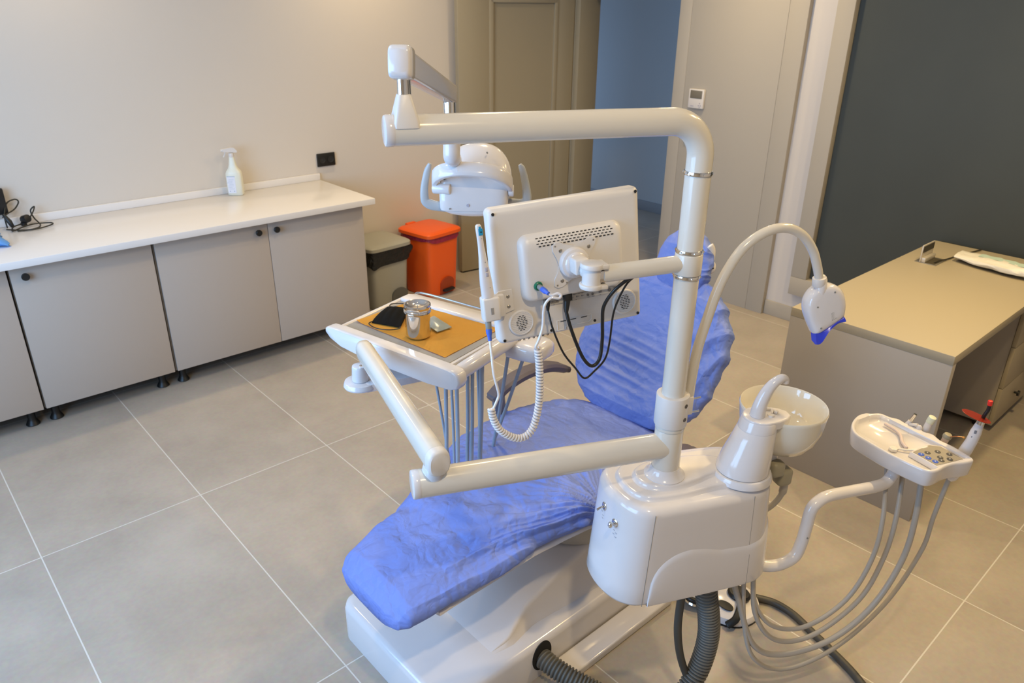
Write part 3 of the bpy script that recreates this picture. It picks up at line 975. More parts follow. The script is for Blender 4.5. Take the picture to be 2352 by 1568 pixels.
def inset(pl, d):
    n = len(pl)
    cx = sum(p[0] for p in pl) / n
    out = []
    for i in range(n):
        a, b = pl[(i - 1) % n], pl[(i + 1) % n]
        tx, ty = b[0] - a[0], b[1] - a[1]
        l = math.hypot(tx, ty) or 1
        out.append((pl[i][0] - ty / l * d, pl[i][1] + tx / l * d))
    return out
def unit_ring(z, d=0.0, pl=PLS):
    return [U(*taper(a, b, z), z) for a, b in inset(pl, d)]
q = MB()
rg = [unit_ring(0.500, 0.03), unit_ring(0.500, 0.012), unit_ring(0.504, 0.004), unit_ring(0.512, 0.0)]
for z in (0.56, 0.62, 0.68, 0.74, 0.775):
    rg.append(unit_ring(z, 0.0))
for a in (0.3, 0.6, 0.9, 1.2, 1.5708):
    rg.append(unit_ring(0.775 + 0.026 * math.sin(a), 0.024 * (1 - math.cos(a))))
q.rings(rg)
q.build('unit_housing', WHITE, unit, 45)
# stepped platforms on the top
def platform(pl, z0, h, r, name):
    q = MB()
    ps = resample(smooth_closed(pl, 6), 120, 4)
    rg = [[U(a, b, z0 - 0.01) for a, b in inset(ps, -r * 0.9)], [U(a, b, z0 + 0.0005) for a, b in inset(ps, -r * 0.8)], [U(a, b, z0 + h * 0.15) for a, b in inset(ps, -r * 0.3)], [U(a, b, z0 + h * 0.6) for a, b in inset(ps, 0)]]
    for a in (0.5, 1.0, 1.5708):
        rg.append([U(x, y, z0 + h * 0.6 + h * 0.4 * math.sin(a)) for x, y in inset(ps, r * (1 - math.cos(a)))])
    q.rings(rg)
    return q.build(name, WHITE, unit, 50)
platform([(-0.070, -0.070), (0.02, -0.078), (0.12, -0.070), (0.20, -0.085), (0.262, -0.060), (0.275, 0.0), (0.262, 0.065), (0.20, 0.09), (0.05, 0.10), (-0.06, 0.095), (-0.105, 0.06), (-0.112, 0.0), (-0.10, -0.045)], 0.800, 0.013, 0.010, 'top_step')
platform([(-0.045, -0.045), (0.0, -0.056), (0.06, -0.048), (0.12, -0.030), (0.17, -0.025), (0.19, 0.0), (0.17, 0.04), (0.10, 0.062), (0.0, 0.066), (-0.055, 0.05), (-0.078, 0.01), (-0.07, -0.025)], 0.812, 0.013, 0.010, 'top_step')
# wrapped raised lower panel on front and right end
def front_t():
    pts = [p for p in PLS]
    # start at s=-0.085 on the front, follow to the right end and a little behind
    i0 = 0
    seq = []
    i0 = min(range(len(pts)), key=lambda i: abs(pts[i][0] + 0.088) + (0 if pts[i][1] < -0.08 else 9))
    for i in range(0, 78):
        seq.append(pts[(i0 + i) % len(pts)])
    return seq
seq = front_t()
arc = [0.0]
for a, b in zip(seq[:-1], seq[1:]):
    arc.append(arc[-1] + math.hypot(b[0] - a[0], b[1] - a[1]))
HT = [(0.0, 0.500), (0.0100, 0.501)] + [(0.012 + 0.112 * (1 - math.cos(PI / 2 * k / 16)), 0.505 + 0.145 * math.sin(PI / 2 * k / 16) ** 0.6) for k in range(17)] + [(0.155, 0.645), (0.22, 0.628), (0.30, 0.622), (0.345, 0.628), (0.385, 0.650), (0.42, 0.675), (0.50, 0.69), (0.6, 0.69)]
q = MB()
rows = []
dense = []
for i in range(len(seq) - 1):
    for j in range(3):
        f = j / 3
        dense.append(((seq[i][0] * (1 - f) + seq[i + 1][0] * f, seq[i][1] * (1 - f) + seq[i + 1][1] * f), arc[i] * (1 - f) + arc[i + 1] * f))
for k, ((s_, n_), ar) in enumerate(dense):
    if ar < 0.0118:
        continue
    a = dense[max(0, k - 1)][0]
    b = dense[min(len(dense) - 1, k + 1)][0]
    tx, ty = b[0] - a[0], b[1] - a[1]
    l = math.hypot(tx, ty) or 1
    ox, oy = ty / l, -tx / l
    ztop = lerp_tab(HT, ar)
    row = []
    for off, z in ((-0.003, ztop + 0.014), (0.0005, ztop + 0.010), (0.0035, ztop + 0.003), (0.0055, ztop - 0.006), (0.0055, 0.512 if ztop > 0.53 else ztop - 0.007), (0.003, 0.503), (-0.006, 0.501)):
        z = max(z, 0.501)
        s2, n2 = taper(s_, n_, z)
        row.append(U(s2 + ox * off, n2 + oy * off, z))
    rows.append(row)
q.rings(rows, False, False, closed=False)
q.build('lower_panel', WHITE, unit, 60)
# panel joints on the front
def front_n(s_):
    return min((abs(p[0] - s_), p[1]) for p in PLS if p[1] < -0.05)[1]
for s_ in (-0.091, 0.216):
    q = MB()
    pts = []
    for k in range(15):
        z = 0.503 + 0.285 * k / 14
        s2, n2 = taper(s_, front_n(s_), z)
        off = 0.0055 if (s_ > 0 and z < 0.622) else 0.0
        pts.append(U(s2, n2 - off + 0.0004, z))
    q.tube(pts, 0.0009, 6)
    q.build('panel_joint', SEAM, unit)
# valve knobs on the left face
def unit_side(f_s, f_n, z, off=0.0):
    s2, n2 = taper(f_s, f_n, z)
    return U(s2, n2, z)
def left_face(n_, z):
    c_ = [i for i in range(len(PLS)) if PLS[i][0] < -0.08]
    i = min(c_, key=lambda i: abs(PLS[i][1] - n_))
    a, b = PLS[i - 2], PLS[(i + 2) % len(PLS)]
    a2, b2 = U(*taper(*a, z), 0), U(*taper(*b, z), 0)
    tn = (b2 - a2).normalized()
    return U(*taper(*PLS[i], z), z), V(tn.y, -tn.x, 0)
for (n_, z, kind) in ((0.020, 0.742, 0), (-0.038, 0.727, 1)):
    p, LN = left_face(n_, z)
    k1 = MB().lathe([(0.0115, -0.004), (0.0115, 0.001), (0.009, 0.003), (0.006, 0.0035), (0, 0.0035)], p, LN, 20)
    k_ = k1.build('valve', STEEL, unit)
    if kind == 0:
        MB().tube([p + LN * 0.002, p + LN * 0.014 - ZZ * 0.004, p + LN * 0.020 - ZZ * 0.007], [0.0028, 0.0032, 0.004], 10, rnd=True).build('lever', CHROME, k_)
    else:
        MB().tube([p + LN * 0.002, p + LN * 0.012], 0.0028, 10).ball(p + LN * 0.015, (0.007, 0.007, 0.0095), 14).build('lever', CHROME, k_)
for (n_, z) in ((0.026, 0.722), (0.016, 0.714), (0.022, 0.706), (-0.034, 0.706), (-0.046, 0.701), (-0.034, 0.695), (-0.046, 0.689)):
    p, l_ = left_face(n_, z)
    MB().box(p + l_ * 0.0004, (0.0008, 0.006, 0.0022), math.atan2(l_.y, l_.x)).build('valve_marking', mat('faint_print', (0.42, 0.44, 0.50), 0.5), unit)

# fountain tower + mast socket
q = MB().lathe([(0.052, 0.0), (0.052, 0.003), (0.045, 0.008), (0.038, 0.020), (0.0365, 0.028)], U(0, 0, 0.824), seg=48)
q.build('mast_socket', WHITE, unit)
TC = (0.207, -0.035)
q = MB()
rg = []
for z, r, ds, dn in ((0.805, 0.078, 0, 0), (0.816, 0.077, 0, 0), (0.823, 0.073, 0, 0), (0.824, 0.069, 0, 0)):
    rg.append([U(TC[0] + ds + r * math.cos(2 * PI * k / 48), TC[1] + dn + r * math.sin(2 * PI * k / 48), z) for k in range(48)])
q.rings(rg)
q.build('fountain_plinth', WHITE, unit)
MB().rings([[U(TC[0] + r * math.cos(2 * PI * k / 48), TC[1] + r * math.sin(2 * PI * k / 48), z) for k in range(48)] for z, r in ((0.822, 0.0665), (0.8265, 0.0665))]).build('plinth_joint', SEAM, unit)
q = MB()
rg = []
for z, r, ds, asp in ((0.826, 0.0675, 0.0, 1), (0.835, 0.0672, 0.001, 1), (0.87, 0.0625, 0.008, 1), (0.91, 0.055, 0.018, 1), (0.945, 0.049, 0.026, 1), (0.9455, 0.0482, 0.026, 1), (0.946, 0.049, 0.026, 1), (0.968, 0.047, 0.030, 1), (0.972, 0.045, 0.030, 1)):
    rg.append([U(TC[0] + ds + r * math.cos(2 * PI * k / 48), TC[1] + r * math.sin(2 * PI * k / 48), z) for k in range(48)])
q.rings(rg)
q.build('fountain_column', WHITE, unit, 40)
# cup-filler ledge on the column top
q = MB()
lp = [(0.045 * math.cos(a), 0.045 * math.sin(a)) for a in [math.radians(d) for d in range(60, 300, 15)]] + [(0.03, -0.043), (0.055, -0.036), (0.075, -0.022), (0.078, 0.0), (0.065, 0.02), (0.04, 0.035)]
q.prism(lp, U(TC[0] + 0.03, TC[1], 0.956), DD, NN, 0.022, 0.004, 3)
q.build('water_outlet_ledge', WHITE, unit)
cc = U(TC[0] + 0.03, TC[1], 0.978)
q = MB().tube(catmull([cc + DD * -0.010, cc + DD * -0.006 + ZZ * 0.03, cc + DD * 0.006 + ZZ * 0.062, cc + DD * 0.022 + ZZ * 0.085, cc + DD * 0.044 + ZZ * 0.098, cc + DD * 0.056 + ZZ * 0.094, cc + DD * 0.058 + ZZ * 0.084], 6), [0.0195 - 0.0105 * min(1, k / 30) for k in range(37)], 20, rnd=True)
q.build('cup_filler_spout', WHITE, unit)
q = MB()
q.cyl(cc + DD * 0.022 - NN * 0.012, cc + DD * 0.022 - NN * 0.012 + ZZ * 0.004, 0.009, 0.008, 16)
q.box(cc + DD * 0.035 + NN * 0.0 + ZZ * 0.003, (0.022, 0.004, 0.005), math.radians(20), 0.001)
q.box(cc + DD * 0.030 + NN * 0.016 + ZZ * 0.003, (0.018, 0.005, 0.006), math.radians(-50), 0.001)
q.box(cc + DD * 0.042 - NN * 0.004 + ZZ * 0.004, (0.010, 0.010, 0.008), math.radians(10), 0.002)
q.build('spout_fittings', WSAT, unit)

# bowl (lift-off ceramic)
bc = U(0.345, 0.015, 0)
BR = 0.113
q = MB()
prof = [(0.03, 0.835), (0.05, 0.838), (0.080, 0.852), (0.100, 0.880), (0.111, 0.915), (0.1145, 0.955), (0.1155, 0.962), (0.1135, 0.966), (0.1105, 0.962), (0.106, 0.93), (0.096, 0.895), (0.075, 0.872), (0.045, 0.862), (0.012, 0.860)]
prof = [(r * 0.98, z) for r, z in prof]
q.lathe(prof, (bc.x, bc.y, 0), seg=64)
bowl = tag(q.build('spittoon_bowl', CERAM), 'cream ceramic spittoon bowl hanging beside the white fountain column', 'bowl')
q = MB().lathe([(0.0, 0.0), (0.038, 0.0), (0.040, 0.003), (0.034, 0.006), (0.012, 0.008), (0, 0.008)], (bc.x + 0.02, bc.y - 0.015, 0.862), seg=28)
q.build('drain', CERAM, bowl)
MB().cyl((bc.x - 0.05, bc.y + 0.01, 0.79), (bc.x - 0.03, bc.y + 0.01, 0.84), 0.03, 0.035, 24).tube([U(0.25, -0.03, 0.80), (bc.x - 0.05, bc.y + 0.01, 0.80)], 0.028, 16, rnd=True).build('bowl_bracket', WHITE, unit)

# ------------------- mast, arms
q = MB()
q.cyl(U(0, 0, 0.848), U(0, 0, 0.962), 0.0355, 0.0355, 40, 0.002)
q.cyl(U(0, 0, 0.962), U(0, 0, 0.975), 0.0368, 0.0368, 40, 0.002)
q.build('mast_bearing', CREAM, unit)
q = MB()
q.cyl(U(0, 0, 0.975), U(0, 0, 1.058), 0.0405, 0.0405, 40, 0.002)
q.box(U(0.043, 0.004, 1.02), (0.022, 0.03, 0.05), math.atan2(DD.y, DD.x), 0.003)
cl_ = q.build('mast_clamp', WSAT, unit)
for z in (1.0, 1.038):
    q = MB()
    d_ = (DD * 0.42 - NN * 0.9).normalized()
    q.cyl(U(0, 0, z) + d_ * 0.0395, U(0, 0, z) + d_ * 0.0412, 0.0055, 0.0055, 16)
    q.build('clamp_hole', mat('hole_shadow', (0.10, 0.085, 0.07), 0.6), cl_)
q = MB()
for z in (1.0, 1.038):
    q.cyl(U(0.050, -0.006, z), U(0.072, -0.010, z + 0.004), 0.0025, 0.0025, 10)
q.build('clamp_screw', CHROME, cl_)
RBD = 0.075
pts = [U(0, 0, 1.03), U(0, 0, 1.2), U(0, 0, 1.4), U(0, 0, 1.703 - RBD)]
for k in range(1, 13):
    a = PI / 2 * k / 12
    pts.append(U(-RBD * (1 - math.cos(a)), 0, 1.703 - RBD + RBD * math.sin(a)))
for s_ in (-0.2, -0.4, -0.655):
    pts.append(U(s_, 0, 1.703 + 0.002 * (-s_ / 0.65)))
q = MB().tube(pts, 0.0285, 36)
q.build('mast_tube', CREAM, unit, 50)
q = MB().cyl(U(-0.648, 0, 1.705), U(-0.668, 0, 1.705), 0.0290, 0.0290, 36, 0.004)
q.build('end_cap', WHITE, unit)
for z in (1.595, 1.421, 1.362):
    q = MB()
    rg = []
    for r, dz in ((0.0285, -0.005), (0.0305, -0.0042), (0.0315, 0), (0.0305, 0.0042), (0.0285, 0.005)):
        rg.append([U(r * math.cos(2 * PI * k / 40), r * math.sin(2 * PI * k / 40), z + dz) for k in range(40)])
    q.rings(rg, False, False)
    for k in range(6):
        a = 2 * PI * k / 6 + 0.4
        q.cyl(U(0.030 * math.cos(a), 0.030 * math.sin(a), z), U(0.0328 * math.cos(a), 0.0328 * math.sin(a), z), 0.0028, 0.0022, 8)
    plabel(q.build('clamp_ring', CHROME, unit), 'chrome ring')
# monitor arm
q = MB().cyl(U(0, 0, 1.367), U(0, 0, 1.416), 0.0315, 0.0315, 36, 0.002)
q.tube([U(0.0, 0, 1.392), U(-0.03, 0, 1.3915), U(-0.1, 0, 1.389), U(-0.212, 0, 1.385)], [0.020, 0.0195, 0.0195, 0.0195], 24)
q.build('monitor_arm', CREAM, unit, 50)
# lower swing arm
q = MB().tube([U(-0.0, 0, 0.912), U(-0.05, 0, 0.912), U(-0.3, 0, 0.915), U(-0.638, 0, 0.919)], [0.033, 0.0335, 0.034, 0.034], 32, cap=True)
q.build('swing_arm', CREAM, unit)
MB().cyl(U(-0.632, 0, 0.919), U(-0.652, 0, 0.919), 0.0345, 0.0345, 32, 0.004).build('end_cap', WHITE, unit)
# elbow post and balance arm
E0 = U(-0.600, 0, 0)
EZ = 0.992
FA = V(0.985, 1.725, 1.015)
EA = V(E0.x, E0.y, EZ)
q = MB().cyl(V(E0.x, E0.y, 0.935), V(E0.x, E0.y, 0.965), 0.030, 0.024, 24, 0.003).ball((E0.x, E0.y, 0.962), 0.022, 18)
q.build('elbow_joint', WHITE, unit)
d = (FA - EA).normalized()
side = d.cross(ZZ).normalized()
upv = side.cross(d)
def stad(c, w, h, n=28):
    out = []
    for k in range(n):
        a = 2 * PI * k / n
        out.append(c + side * (w * sgp(math.cos(a), 0.8)) + upv * (h * sgp(math.sin(a), 0.75)))
    return out
q = MB()
st = EA - d * 0.045
q.rings([stad(st + d * a, 0.027 * k, 0.034 * k) for a, k in ((0.0, 0.80), (0.003, 0.93), (0.008, 1.0), (0.024, 1.0))])
q.build('balance_arm_cap', WSAT, unit)
q = MB()
LA = (FA - st).length
q.rings([stad(st + d * a, w, h) for a, w, h in ((0.025, 0.0265, 0.0335), (0.25, 0.026, 0.032), (LA - 0.02, 0.025, 0.030), (LA, 0.022, 0.028), (LA + 0.010, 0.012, 0.018))])
q.build('balance_arm', CREAM, unit, 50)
q = MB()
for a in (0.015, 0.05):
    q.cyl(EA + d * a - side * -0.0 - upv * 0.030, EA + d * (a + 0.018) - upv * 0.037, 0.006, 0.006, 12)
q.tube([EA + d * 0.02 - upv * 0.034, V(E0.x, E0.y, 0.965)], 0.006, 10)
q.tube([FA - d * 0.06 - upv * 0.028, V(1.0, 1.775, 0.935)], 0.006, 10)
q.build('link_rod', CHROME, unit)
# lower swivel and bracket carrying the tray
q = MB()
q.cyl((1.002, 1.785, 0.865), (1.002, 1.785, 0.885), 0.052, 0.050, 32, 0.006)
q.cyl((1.002, 1.785, 0.885), (1.002, 1.785, 0.935), 0.026, 0.023, 24, 0.004)
q.prism([(0, -0.045), (0.20, -0.075), (0.26, -0.05), (0.27, 0.0), (0.24, 0.045), (0, 0.04)], (1.002, 1.785, 0.862), (1, -0.12, 0), (0.12, 1, 0), 0.024, 0.006)
q.cyl((1.225, 1.76, 0.88), (1.225, 1.76, 0.955), 0.04, 0.04, 24)
q.build('tray_bracket', WHITE, unit)
# ================================================================== INSTRUMENT TRAY
e1 = V(math.cos(math.radians(13.7)), math.sin(math.radians(13.7)), 0)
e2 = V(-e1.y, e1.x, 0)
TO = V(1.05, 1.5, 0)
def TR(a, b, z):
    return TO + e1 * a + e2 * b + ZZ * z
tray = thing('instrument_tray', 'white dental instrument tray on an arm with a grey mat and orange paper', 'tray', tuple(TR(0.24, 0.2, 0.94)))
q = MB()
q.prism([(0.08, -0.01), (0.40, -0.01), (0.40, 0.435), (0.08, 0.435)], TR(0, 0, 0.955), e1, e2, 0.040)
q.build('tray_body', WHITE, tray)
q = MB()
q.prism([(0.090, 0.0), (0.378, 0.0), (0.378, 0.43), (0.090, 0.43)], TR(0, 0, 0.9952), e1, e2, 0.0015)
q.build('rubber_mat', MATG, tray)
# end cap (long rounded cheek) on the side towards the camera
def cheek(a0, a1, name, prof):
    q = MB()
    n = len(prof)
    cb_ = sum(p[0] for p in prof) / n
    cz = sum(p[1] for p in prof) / n
    rg = []
    for a, k in ((a0, 0.90), (a0 + 0.003, 0.965), (a0 + 0.008, 0.995), (a0 + 0.012, 1.0), (a1 - 0.006, 1.0), (a1, 0.985)):
        rg.append([TR(a, cb_ + (b - cb_) * (1 - (1 - k) * 0.25), cz + (z - cz) * k) for b, z in prof])
    q.rings(rg)
    return q.build(name, WHITE, tray, 50)
cp = [(-0.062, 0.985), (-0.066, 0.965), (-0.058, 0.945), (-0.035, 0.934), (0.05, 0.930), (0.2, 0.935), (0.33, 0.945), (0.40, 0.955), (0.445, 0.975), (0.462, 0.993), (0.461, 1.003), (0.45, 1.008), (0.40, 1.010), (0.3, 1.007), (0.15, 1.003), (0.0, 0.999), (-0.03, 0.997), (-0.052, 0.994)]
cheek(0.050, 0.088, 'front_cheek', cp)
# round bar on the right side, and rims
q = MB()
q.tube([TR(0.080, -0.028, 0.970), TR(0.20, -0.026, 0.973), TR(0.42, -0.024, 0.977)], [0.023, 0.024, 0.025], 20, rnd=True)
q.build('side_bar', WHITE, tray, 50)
q = MB()
q.prism([(0.37, -0.04), (0.385, -0.045), (0.43, -0.03), (0.437, 0.02), (0.437, 0.42), (0.42, 0.447), (0.38, 0.447), (0.37, 0.44)], TR(0, 0, 0.955), e1, e2, 0.052, 0.008, 3)
q.build('far_rim', WHITE, tray, 50)
q = MB()
q.tube([TR(0.08, 0.438, 0.993), TR(0.39, 0.442, 0.998)], 0.007, 10)
q.build('edge_rim', WHITE, tray)
q = MB()
q.tube(catmull([TR(0.44, 0.43, 0.985), TR(0.462, 0.425, 1.0), TR(0.465, 0.2, 1.0), TR(0.462, 0.0, 1.0), TR(0.44, -0.005, 0.985)], 6), 0.004, 10)
q.build('instrument_rail', CHROME, tray)
# underside instrument housing to the right
q = MB()
rg = []
for b, k in ((-0.135, 0.4), (-0.128, 0.72), (-0.11, 0.9), (-0.06, 1.0), (-0.02, 1.0)):
    rg.append([TR(0.405 + 0.066 * k * sgp(math.cos(2 * PI * i / 24), 0.6), b, 0.945 + 0.032 * k * sgp(math.sin(2 * PI * i / 24), 0.6)) for i in range(24)])
q.rings(rg)
q.build('control_pod', WHITE, tray, 50)
q = MB()
rg = []
for b, k in ((-0.01, 0.6), (0.0, 0.85), (0.03, 1.0), (0.38, 1.0), (0.42, 0.8)):
    rg.append([TR(0.24 + 0.13 * k * sgp(math.cos(2 * PI * i / 24), 0.5), b, 0.945 + 0.022 * k * sgp(math.sin(2 * PI * i / 24), 0.6)) for i in range(24)])
q.rings(rg)
q.build('tray_underside', WHITE, tray, 50)

# hoses hanging below the tray
hs = [((0.125, 0.090), (0.200, 0.070), 0.0042), ((0.115, 0.035), (0.120, 0.045), 0.0058), ((0.112, 0.012), (0.135, 0.02), 0.0042), ((0.122, 0.0), (0.128, 0.005), 0.0058), ((0.185, 0.008), (0.205, 0.03), 0.0058), ((0.198, 0.0), (0.20, 0.01), 0.0058), ((0.250, 0.004), (0.256, 0.02), 0.0075), ((0.262, 0.03), (0.32, 0.06), 0.0048), ((0.36, -0.02), (0.36, 0.06), 0.0058), ((0.40, -0.06), (0.385, 0.10), 0.0058)]
hlab = ['thin blue grey hose hanging leftmost below the tray', 'blue grey hose, second from the left below the tray', 'thin hose behind the third hose from the left', 'blue grey hose under the near tray corner', 'blue grey hose left of the pair under the tray side bar', 'blue grey hose right of the pair under the tray side bar', 'thickest blue grey hose hanging under the tray', 'thin hose bending right behind the thickest hose', 'blue grey hose hanging left of the armrest end from the pod', 'blue grey hose hanging right from the pod behind the coil cord']
for (t0, t1, r), lb in zip(hs, hlab):
    za = 0.945
    b0 = TR(t0[0], t0[1], za)
    b1 = TR(t1[0], t1[1], 0.42)
    m1 = b0.lerp(b1, 0.35)
    m1.z = 0.76
    e_ = V(1.50 + 0.25 * (t0[0] - 0.2), 1.60 + 0.2 * t0[0], 0.36)
    pts = [b0, m1, b1, b1.lerp(e_, 0.25) - ZZ * 0.10, b1.lerp(e_, 0.6) - ZZ * 0.09, e_]
    tag(MB().tube(catmull(pts, 10), r, 10, rnd=True).build('instrument_hose', HOSE), lb, 'hose', 'hoses hanging below the instrument tray')

# orange paper
q = MB()
NX, NY = 26, 34
P00, P10, P11, P01 = (0.150, 0.425), (0.108, 0.030), (0.368, 0.022), (0.378, 0.400)
grid = []
for i in range(NX + 1):
    row = []
    for j in range(NY + 1):
        u, v = i / NX, j / NY
        a = (P00[0] * (1 - u) + P01[0] * u) * (1 - v) + (P10[0] * (1 - u) + P11[0] * u) * v
        b = (P00[1] * (1 - u) + P01[1] * u) * (1 - v) + (P10[1] * (1 - u) + P11[1] * u) * v
        p = TR(a, b, 0)
        h = 0.0985 - 0.0985
        z = 0.9985 + 0.0022 * abs(noise.noise(p * 14)) + 0.0015 * max(0, math.sin(v * 3 * PI)) * 0.5 + 0.003 * math.exp(-((v - 0.0) / 0.06) ** 2) + 0.002 * math.exp(-((u - v * 0.8) / 0.02) ** 2)
        row.append(q.bm.verts.new(V(p.x, p.y, z)))
    grid.append(row)
for i in range(NX):
    for j in range(NY):
        q.bm.faces.new((grid[i][j], grid[i + 1][j], grid[i + 1][j + 1], grid[i][j + 1]))
ret = bmesh.ops.solidify(q.bm, geom=list(q.bm.faces), thickness=0.0006)
tag(q.build('orange_paper_sheet', PAPER, None, 60), 'orange paper sheet spread on the grey tray mat', 'paper')

# steel canister
cx, cy = 1.176, 1.723
q = MB()
can = thing('steel_canister', 'polished steel cotton canister with a lidded top on the tray', 'canister', (cx, cy, 1.001))
Z0 = 1.0018
q.lathe([(0.0, 0.0), (0.032, 0.0), (0.0365, 0.004), (0.0375, 0.01), (0.0375, 0.074), (0.0385, 0.078), (0.040, 0.080), (0.0385, 0.083)], (cx, cy, Z0), seg=48)
q.build('canister_body', STEEL, can, 30)
q = MB().lathe([(0.0395, 0.081), (0.0415, 0.083), (0.0410, 0.087), (0.0385, 0.089), (0.0385, 0.095), (0.0405, 0.099), (0.0400, 0.1035), (0.0365, 0.1045), (0.031, 0.102), (0.025, 0.097), (0.018, 0.095), (0.010, 0.0945), (0, 0.0945)], (cx, cy, Z0), seg=48)
lid = q.build('canister_lid', STEEL, can, 30)
q = MB().prism([(-0.013, 0), (0.013, 0), (0.012, 0.010), (0.006, 0.014), (-0.006, 0.014), (-0.012, 0.010)], (cx, cy, Z0 + 0.0945), (0.55, 0.83, 0), (0, 0, 1), 0.002)
q.build('lid_grip', STEEL, lid)

# black mask
mk = thing('face_mask', 'black pleated face mask with ear loops lying beside the canister', 'face mask', tuple(TR(0.21, 0.33, 1.002)))
q = MB()
M00, M10, M11, M01 = TR(0.300, 0.420, 0), TR(0.165, 0.372, 0), TR(0.188, 0.272, 0), TR(0.325, 0.355, 0)
rows = []
for i in range(33):
    v = i / 32
    row = []
    for k, u in enumerate((0, 0.15, 0.35, 0.5, 0.65, 0.85, 1)):
        pA = M00.lerp(M10, u)
        pB = M01.lerp(M11, u)
        p = pA.lerp(pB, v)
        z = 1.004 + 0.016 * math.sin(PI * u) ** 0.6 * (0.5 + 0.5 * math.sin(PI * v)) + 0.003 * abs(math.sin(v * PI * 3.5)) * math.sin(PI * u)
        row.append(V(p.x, p.y, z))
    rows.append(row)
for r in list(rows):
    pass
full = [r + [V(p.x, p.y, 1.0022) for p in r[::-1]] for r in rows]
q.rings(full)
q.build('mask_body', mat('black_nonwoven', (0.006, 0.006, 0.006), 0.9, spec=0.15, bump=('noise', 300, 0.2, 0.001)), mk, 50)
for a, b, out in ((M00, M01, (M00 - M10).normalized()), (M10, M11, (M10 - M00).normalized())):
    if out is None:
        continue
    a_, b_ = a.copy(), b.copy()
    ex = 0.038 if a is M10 else 0.03
    pts = [V(a_.x, a_.y, 1.006), V(*(a_ + out * ex * 0.5).xy, 1.006), V(*(a_.lerp(b_, 0.35) + out * ex).xy, 1.005), V(*(a_.lerp(b_, 0.75) + out * ex * 0.9).xy, 1.005), V(*(b_ + out * ex * 0.4).xy, 1.005), V(b_.x, b_.y, 1.006)]
    MB().tube(catmull(pts, 6), 0.0017, 8, rnd=True).build('ear_loop', BLACK, mk)
# clear pouch
q = MB()
pa, pb, pc, pd = TR(0.318, 0.245, 0), TR(0.280, 0.142, 0), TR(0.225, 0.155, 0), TR(0.262, 0.245, 0)
rows = []
for i in range(13):
    f = i / 12
    l_, r_ = pa.lerp(pb, f), pd.lerp(pc, f)
    rr_ = [l_.lerp(r_, u) for u in (0, 0.2, 0.4, 0.6, 0.8, 1)]
    top = [V(p.x, p.y, 1.006 + 0.006 * math.sin(PI * u) * math.sin(PI * f) + 0.0015 * noise.noise(p * 60)) for p, u in zip(rr_, (0, 0.2, 0.4, 0.6, 0.8, 1))]
    rows.append(top + [V(p.x, p.y, 1.0035) for p in rr_[::-1]])
q.rings(rows)
po = tag(q.build('plastic_pouch', mat('frosted_pouch', (0.50, 0.58, 0.60), 0.2, trans=0.5), None, 60), 'small clear plastic pouch behind the steel canister', 'pouch')

# ================================================================== MONITOR
mR = V(0.922, -0.379, 0.078).normalized()
mU = V(-0.034, 0.088, 0.996)
mU = (mU - mR * mU.dot(mR)).normalized()
mN = mR.cross(mU)
mO = V(1.181, 1.128, 1.374)
def MO(a, b, c=0.0):
    return mO + mR * a + mU * b + mN * c
mon = thing('monitor', 'white medical monitor seen from behind on its tube arm', 'monitor', tuple(MO(0.01, -0.155, -0.03)))
def mring(c, x0, x1, y0, y1, r, n=5):
    return [MO(p.x, p.y, c) for p in plan_ring(x0, x1, y0, y1, 0, r, n)]
q = MB()
X0, X1, Y0, Y1 = -0.172, 0.194, -0.160, 0.156
q.rings([mring(-0.034, X0 + 0.004, X1 - 0.004, Y0 + 0.004, Y1 - 0.004, 0.010), mring(-0.031, X0, X1, Y0, Y1, 0.012), mring(-0.012, X0, X1, Y0, Y1, 0.012), mring(-0.006, X0 + 0.002, X1 - 0.002, Y0 + 0.002, Y1 - 0.002, 0.011), mring(-0.001, X0 + 0.008, X1 - 0.008, Y0 + 0.006, Y1 - 0.010, 0.010), mring(0.0, X0 + 0.014, X1 - 0.014, Y0 + 0.01, Y1 - 0.018, 0.010)])
q.build('monitor_case', WSAT, mon, 50)
q = MB().prism([(X0 + 0.012, Y0 + 0.014), (X1 - 0.012, Y0 + 0.014), (X1 - 0.012, Y1 - 0.012), (X0 + 0.012, Y1 - 0.012)], MO(0, 0, -0.0355), mR, mU, 0.001)
plabel(q.build('screen', mat('black_screen', (0.01, 0.01, 0.012), 0.1), mon), 'dark screen on the far side')
# raised electronics hump
q = MB()
q.rings([mring(-0.002, -0.112, 0.142, -0.066, 0.090, 0.022), mring(0.008, -0.110, 0.140, -0.064, 0.088, 0.022), mring(0.016, -0.107, 0.137, -0.062, 0.082, 0.020), mring(0.021, -0.102, 0.132, -0.059, 0.070, 0.018), mring(0.0225, -0.094, 0.126, -0.054, 0.060, 0.015)])
q.build('rear_hump', WSAT, mon, 50)
q = MB()
for r_ in range(4):
    n_ = 19
    for k in range(n_):
        a = -0.070 + k * 0.0098 + (0.0045 if r_ % 2 else 0)
        b = 0.0805 - r_ * 0.0058
        c = 0.0165 + (0.0805 - b) * 0.36
        q.box(MO(a, b, c), (0.0055, 0.0020, 0.002), Matrix((mR, mU, mN)).transposed().to_4x4())
q.build('vent_slots', DARK, mon)
MR4 = Matrix((mR, mU, mN)).transposed().to_4x4()
